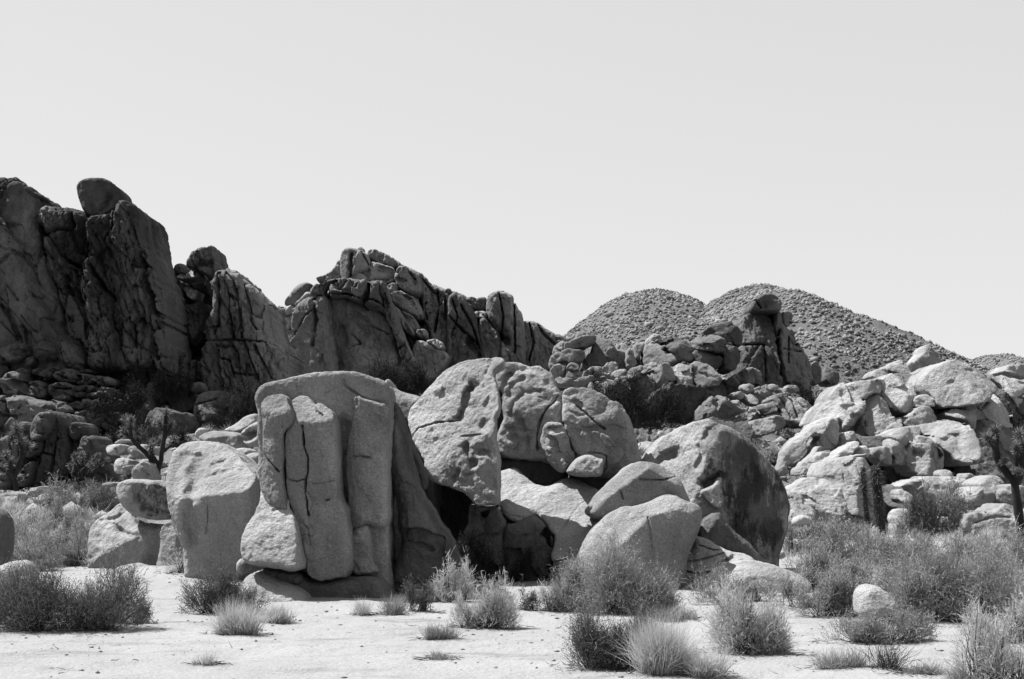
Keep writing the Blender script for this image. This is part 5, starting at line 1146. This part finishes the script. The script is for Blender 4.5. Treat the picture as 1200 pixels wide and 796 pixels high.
for s in SM: s.materials.append(M['mid'])
def stones(n, px0, px1, py0, py1, smin, smax, label, group, seed, mask=None):
    rng = np.random.default_rng(seed); k = 0; t = 0
    while k < n and t < n * 30:
        t += 1
        px, py = rng.uniform(px0, px1), rng.uniform(py0, py1)
        if mask and not mask(px, py): continue
        Y = ground_Y(px, py)
        if Y > 110: continue
        s = (smin + (smax - smin) * rng.random() ** 2) * Y / FPX / 2
        x = wx(px, Y)
        o = bpy.data.objects.new('rubble_stone', SM[rng.integers(0, 5)])
        o.location = (x, Y, float(ground(x, Y)[0]) + s * .25)
        o.scale = (s * rng.uniform(.8, 1.4), s * rng.uniform(.8, 1.2), s * rng.uniform(.5, .9))
        o.rotation_euler = (rng.normal(0, .3), rng.normal(0, .3), rng.uniform(0, 6.28))
        COL.objects.link(o); tag(o, label, 'stone', group); k += 1; NTRI[0] += 80
stones(150, 868, 1000, 488, 600, 5, 13, 'pale rubble stone on the slope between the huge boulder and the right pile', 'rubble of the slope below the pinnacle', 3)
stones(60, 790, 940, 440, 500, 6, 13, 'rubble stone on the upper slope right below the pinnacle', 'rubble of the upper slope', 4)
stones(40, 120, 300, 525, 600, 5, 12, 'rubble stone on the ground behind the left boulders', 'rubble behind the left boulders', 6)
stones(26, 150, 1180, 690, 790, 2, 5, 'pebble lying on the open sand', 'pebbles on the sand', 9)

# joshua trees
def tube(path, rad, ns=7):
    P = np.array(path, float); n = len(P)
    T = np.gradient(P, axis=0); T /= np.linalg.norm(T, axis=1, keepdims=True)
    ref = np.array([0, 1.0, 0]) if abs(T[0][1]) < .9 else np.array([1.0, 0, 0])
    A = np.cross(T, ref); A /= np.linalg.norm(A, axis=1, keepdims=True); B = np.cross(T, A)
    ph = np.linspace(0, 2 * np.pi, ns, endpoint=False)
    r = np.array(rad)[:, None, None]
    V = P[:, None] + r * (np.cos(ph)[None, :, None] * A[:, None] + np.sin(ph)[None, :, None] * B[:, None])
    V = V.reshape(-1, 3)
    Q = []
    for i in range(n - 1):
        for k in range(ns):
            Q.append((i * ns + k, i * ns + (k + 1) % ns, (i + 1) * ns + (k + 1) % ns, (i + 1) * ns + k))
    V = np.vstack([V, P[-1]]); tip = len(V) - 1
    T3 = [((n - 1) * ns + k, (n - 1) * ns + (k + 1) % ns, tip) for k in range(ns)]
    return V, np.array(Q), np.array(T3)
def rosette(c, axis, r, n, rng, wd, droop=False):
    d = rng.normal(size=(n, 3)); d /= np.linalg.norm(d, axis=1, keepdims=True)
    axis = np.array(axis, float); axis /= np.linalg.norm(axis)
    d = d + axis * (.55 if not droop else -.6); d /= np.linalg.norm(d, axis=1, keepdims=True)
    p0 = np.array(c) + d * r * .15 - axis * rng.uniform(0, .7, n)[:, None] * r
    V, F4, F3, *_ = ribbons(p0, d, r * rng.uniform(.7, 1.05, n), np.full(n, wd), rng, .08)
    return V, F4, F3
def resample(path, k=10):
    P = np.array(path, float); s = np.r_[0, np.cumsum(np.linalg.norm(np.diff(P, axis=0), axis=1))]
    q = np.linspace(0, s[-1], k); return np.stack([np.interp(q, s, P[:, i]) for i in range(3)], 1)
def joshua(label, Y, base, branches, seed, nl=90, shag=0):
    nl = int(nl * 1.4)
    """branches: (list of (px,py,dy) points, radius px at start, radius px at end, head radius px or 0)"""
    rng = np.random.default_rng(seed); m = Y / FPX
    b = at(base[0], base[1], Y); b.z = min(b.z, float(ground(b.x, Y)[0])) - .05
    r = empty('joshua_tree', tuple(b), label, 'joshua tree')
    first = True
    for path, r0, r1, hd in branches:
        P = [(wx(q[0], Y), Y + (q[2] if len(q) > 2 else 0), wz(q[1], Y)) for q in path]
        if first: P[0] = (P[0][0], P[0][1], b.z - .1)
        S_ = resample(P, 12)
        S_[1:-1] += rng.normal(0, .35 * m, S_[1:-1].shape)
        rad = np.linspace(r0, r1, 12) * m * rng.uniform(.9, 1.1, 12)
        V, Q, T3 = tube(S_, rad); NTRI[0] += 2 * len(Q)
        nm = 'trunk' if first else 'limb'
        lo = link(nm, mesh_from(nm, V - S_[0], Q, T3), M['bark'], tuple(S_[0]), r)
        ax = S_[-1] - S_[-2]
        if hd:
            V, F4, F3 = rosette(S_[-1], ax, hd * 1.2 * m, nl, rng, 1.0 * m)
            link('leaf_rosette', mesh_from('leaf_rosette', V - S_[-1], F4, F3, False), M['spike'], tuple(S_[-1]), lo); NTRI[0] += 3 * nl
        if shag or hd:                                     # dead leaves hanging below the head and along the stem
            ks = range(2, 12) if shag else range(8, 11)
            parts = [rosette(S_[k], S_[min(k + 1, 11)] - S_[k - 1], (shag * (.55 + .075 * k) if shag else hd * .6) * m, 90 if shag else 26, rng, .9 * m, True) for k in ks]
            V, F4, F3 = join(parts)
            link('dead_leaves', mesh_from('dead_leaves', V - S_[-1], F4, F3, False), M['deadspike'], tuple(S_[-1]), lo); NTRI[0] += 3 * len(F3)
        first = False
joshua('tallest dark joshua tree with forked crown, cut by the right edge', 33, (1198, 657),
       [([(1198, 657), (1196, 620), (1192, 590), (1189, 566)], 5.5, 5, 0),
        ([(1190, 568), (1180, 552, .1), (1172, 538, .2), (1169, 520, .2), (1170, 503, .2)], 4.5, 4.5, 8.5),
        ([(1172, 536, .2), (1163, 524, -.2), (1157, 517, -.3), (1151, 513, -.3)], 4, 4, 8),
        ([(1191, 566), (1194, 550, -.2), (1193, 530, -.2), (1191, 520, -.3)], 4.5, 4.5, 8.5),
        ([(1192, 562), (1200, 548, .3), (1203, 528, .3), (1200, 508, .3)], 4.5, 4, 9),
        ([(1174, 545, .2), (1171, 542, -.3), (1171, 540, -.4)], 3, 3, 5),
        ([(1190, 560), (1188, 556, -.3), (1188, 553, -.4)], 3, 3, 5),
        ([(1194, 545), (1187, 533, -.3), (1184, 524, -.4)], 3.5, 3.5, 7),
        ([(1200, 550, .3), (1212, 536, .3), (1216, 520, .4)], 4, 4, 8.5)], 41, 130)
joshua('thick bare joshua stem shaggy with dead leaves, without branches', 38.5, (1031, 641),
       [([(1032, 641), (1031, 610), (1028, 575), (1025, 546)], 6.6, 6.0, 0)], 42, 60, shag=10)
joshua('thin leaning joshua stem left of the thick shaggy one', 42, (1017, 630),
       [([(1018, 630), (1015, 600), (1013, 572), (1011, 548)], 3.2, 2.8, 0)], 43, 60, shag=6)
joshua('short joshua stump, leftmost of the three bare stems', 46, (990, 612),
       [([(990, 612), (989, 595), (988, 580)], 2.6, 2.4, 0)], 44, 60, shag=4.5)
joshua('outermost left joshua tree with dark leaning trunk', 57, (22, 588),
       [([(21, 589), (20, 575), (17, 560), (15, 550)], 3.6, 2.8, 0),
        ([(16, 556), (11, 545), (11, 540)], 2.6, 2.4, 9), ([(17, 558), (22, 545), (26, 526), (27, 515, -.3)], 2.6, 2.2, 8),
        ([(24, 540), (30, 530), (33, 521)], 2, 2, 8), ([(15, 552), (6, 552), (0, 548)], 2, 1.8, 7), ([(22, 545), (18, 522, .3), (15, 505, .3), (17, 498, .3)], 2.2, 2, 8),
        ([(18, 522, .3), (10, 516, .5), (9, 510, .5)], 2, 2, 8), ([(26, 530), (24, 505, -.4), (23, 500, -.4)], 2, 2, 7), ([(16, 552), (13, 536, -.5), (12, 532, -.5)], 2, 2, 7)], 45, 70)
bp = [([(97, 572), (97, 562), (96, 552)], 2, 1.6, 0)]
rngb = np.random.default_rng(9)
for hx, hy in [(80, 545), (84, 538), (89, 534), (95, 532), (101, 533), (107, 532), (111, 538), (93, 540), (100, 540), (105, 541), (87, 545), (97, 536), (109, 545)]:
    bp.append(([(97, 566), ((97 + hx) / 2, (566 + hy) / 2 + 4, rngb.normal(0, .4)), (hx, hy, rngb.normal(0, .7))], 1.3, 1.2, 4.6))
joshua('bushy joshua plant with a fan of many small heads before the pointed outcrop', 58, (97, 572), bp, 46, 50)
joshua('forked joshua tree with bent arm and tall club, left of the perched boulder', 50, (182, 572),
       [([(182, 574), (181, 552), (178, 540), (170, 530), (160, 521), (154, 513)], 4, 2.2, 0),
        ([(154, 513), (152, 502), (152, 498)], 2, 2, 6), ([(154, 514), (147, 509), (144, 504)], 1.8, 1.6, 6), ([(154, 512), (150, 495, .3), (144, 490, .3)], 1.8, 1.6, 7), ([(153, 512), (156, 497, -.3), (156, 491, -.3)], 1.8, 1.6, 6),
        ([(183, 560), (188, 540), (192, 515), (194, 495), (195, 482)], 3.2, 2.6, 8), ([(192, 515), (199, 505), (201, 496)], 2, 2, 6), ([(193, 505), (190, 500, -.3), (189, 496, -.3)], 2, 2, 5),
        ([(181, 552), (176, 535, .4), (174, 524, .4), (176, 516, .4)], 2.4, 2, 6), ([(186, 545), (180, 530, -.4), (181, 522, -.4)], 2.2, 2, 6), ([(189, 530), (199, 522, .2), (203, 514, .2)], 2, 1.8, 6),
        ([(178, 545), (168, 545, -.5), (162, 551, -.6)], 1.6, 1.4, 5), ([(180, 556), (172, 556, -.5), (168, 558, -.6)], 1.4, 1.3, 5), ([(181, 556), (160, 556, -.5), (151, 560, -.6)], 1.4, 1.3, 6)], 47, 60)

# litter on the open sand: gravel and broken twigs, too many to count
def litter():
    rng = np.random.default_rng(123)
    n = 1500
    y = rng.uniform(11.5, 30, n); x = rng.uniform(-.4, .4, n) * y
    k = fbm(np.stack([x * .5, y * .5, 0 * x], 1), 15, 3) + rng.normal(0, .35, n) > 0
    x, y = x[k], y[k]; n = len(x); z = ground(x, y)
    v, f = OCT
    s = rng.uniform(.25, 1.0, n) ** 3 * .024 + .005
    V = v[None] * s[:, None, None] * rng.uniform(.6, 1.3, (n, 6, 1)) * np.array([1.2, 1, .7]) + np.stack([x, y, z + s * .2], 1)[:, None]
    F = f[None] + (np.arange(n) * 6)[:, None, None]
    tag(link('gravel', mesh_from('gravel', V.reshape(-1, 3), None, F.reshape(-1, 3), False), M['mid']), kind='stuff')
    NTRI[0] += 8 * n
    n = 900
    y = rng.uniform(11.5, 32, n); x = rng.uniform(-.4, .4, n) * y
    k = fbm(np.stack([x * .35, y * .7, 0 * x], 1), 25, 3) > .12
    x, y = x[k], y[k]; n = len(x); z = ground(x, y)
    # and more of it dropped round the foot of every shrub on the flat
    for fx, fy, fr in FOOT:
        if fy > 36: continue
        q = int(60 + 90 * fr); aa = rng.uniform(0, 6.28, q); rr_ = np.sqrt(rng.random(q)) * fr * 1.25
        x = np.r_[x, fx + np.cos(aa) * rr_]; y = np.r_[y, fy + np.sin(aa) * rr_ * .8]
    n = len(x); z = ground(x, y)
    a = rng.uniform(0, 6.28, n); D = np.stack([np.cos(a), np.sin(a), rng.uniform(0, .25, n)], 1)
    Vt, F4, F3, *_ = ribbons(np.stack([x, y, z + .008], 1), D, rng.uniform(.04, .18, n), rng.uniform(.004, .009, n), rng, .4)
    tag(link('twig_litter', mesh_from('twig_litter', Vt, F4, F3, False), M['twig']), kind='stuff'); NTRI[0] += 3 * n
litter()

# stones and low scrub over the slopes behind, too many to count
def slope_cover():
    rng = np.random.default_rng(321)
    n = 9000
    y = 42 + 160 * rng.random(n) ** 1.3; x = rng.uniform(-.55, .6, n) * y
    k = fbm(np.stack([x * .12, y * .12, 0 * x], 1), 35, 3) + rng.normal(0, .3, n) > -.05
    x, y = x[k], y[k]; n = len(x); z = ground(x, y)
    v, f = OCT
    s = .07 + .55 * rng.random(n) ** 4
    V = v[None] * s[:, None, None] * rng.uniform(.6, 1.3, (n, 6, 1)) * np.array([1.1, 1, .7]) + np.stack([x, y, z + s * .15], 1)[:, None]
    F = f[None] + (np.arange(n) * 6)[:, None, None]
    tag(link('slope_rubble', mesh_from('slope_rubble', V.reshape(-1, 3), None, F.reshape(-1, 3), False), M['mid']), kind='stuff')
    NTRI[0] += 8 * n
    n = 3800
    y = 40 + 150 * rng.random(n) ** 1.3; x = rng.uniform(-.55, .6, n) * y
    z = ground(x, y)
    B = np.repeat(np.column_stack([x, y, z]), 26, 0); q = len(B); r = np.repeat(rng.uniform(.2, .7, n), 26)
    D = rng.normal(size=(q, 3)); D[:, 2] = np.abs(D[:, 2]) + .25; D /= np.linalg.norm(D, axis=1, keepdims=True)
    B = B + D * (r * .25)[:, None]
    Vt, F4, F3, *_ = ribbons(B, D, r * rng.uniform(.5, 1.0, q), B[:, 1] / FPX * rng.uniform(.8, 1.4, q), rng, .4)
    tag(link('slope_scrub', mesh_from('slope_scrub', Vt, F4, F3, False), M['scrub_mid']), kind='stuff'); NTRI[0] += 3 * q
slope_cover()
print("TIME", time.time() - T0, "TRIS", NTRI[0])
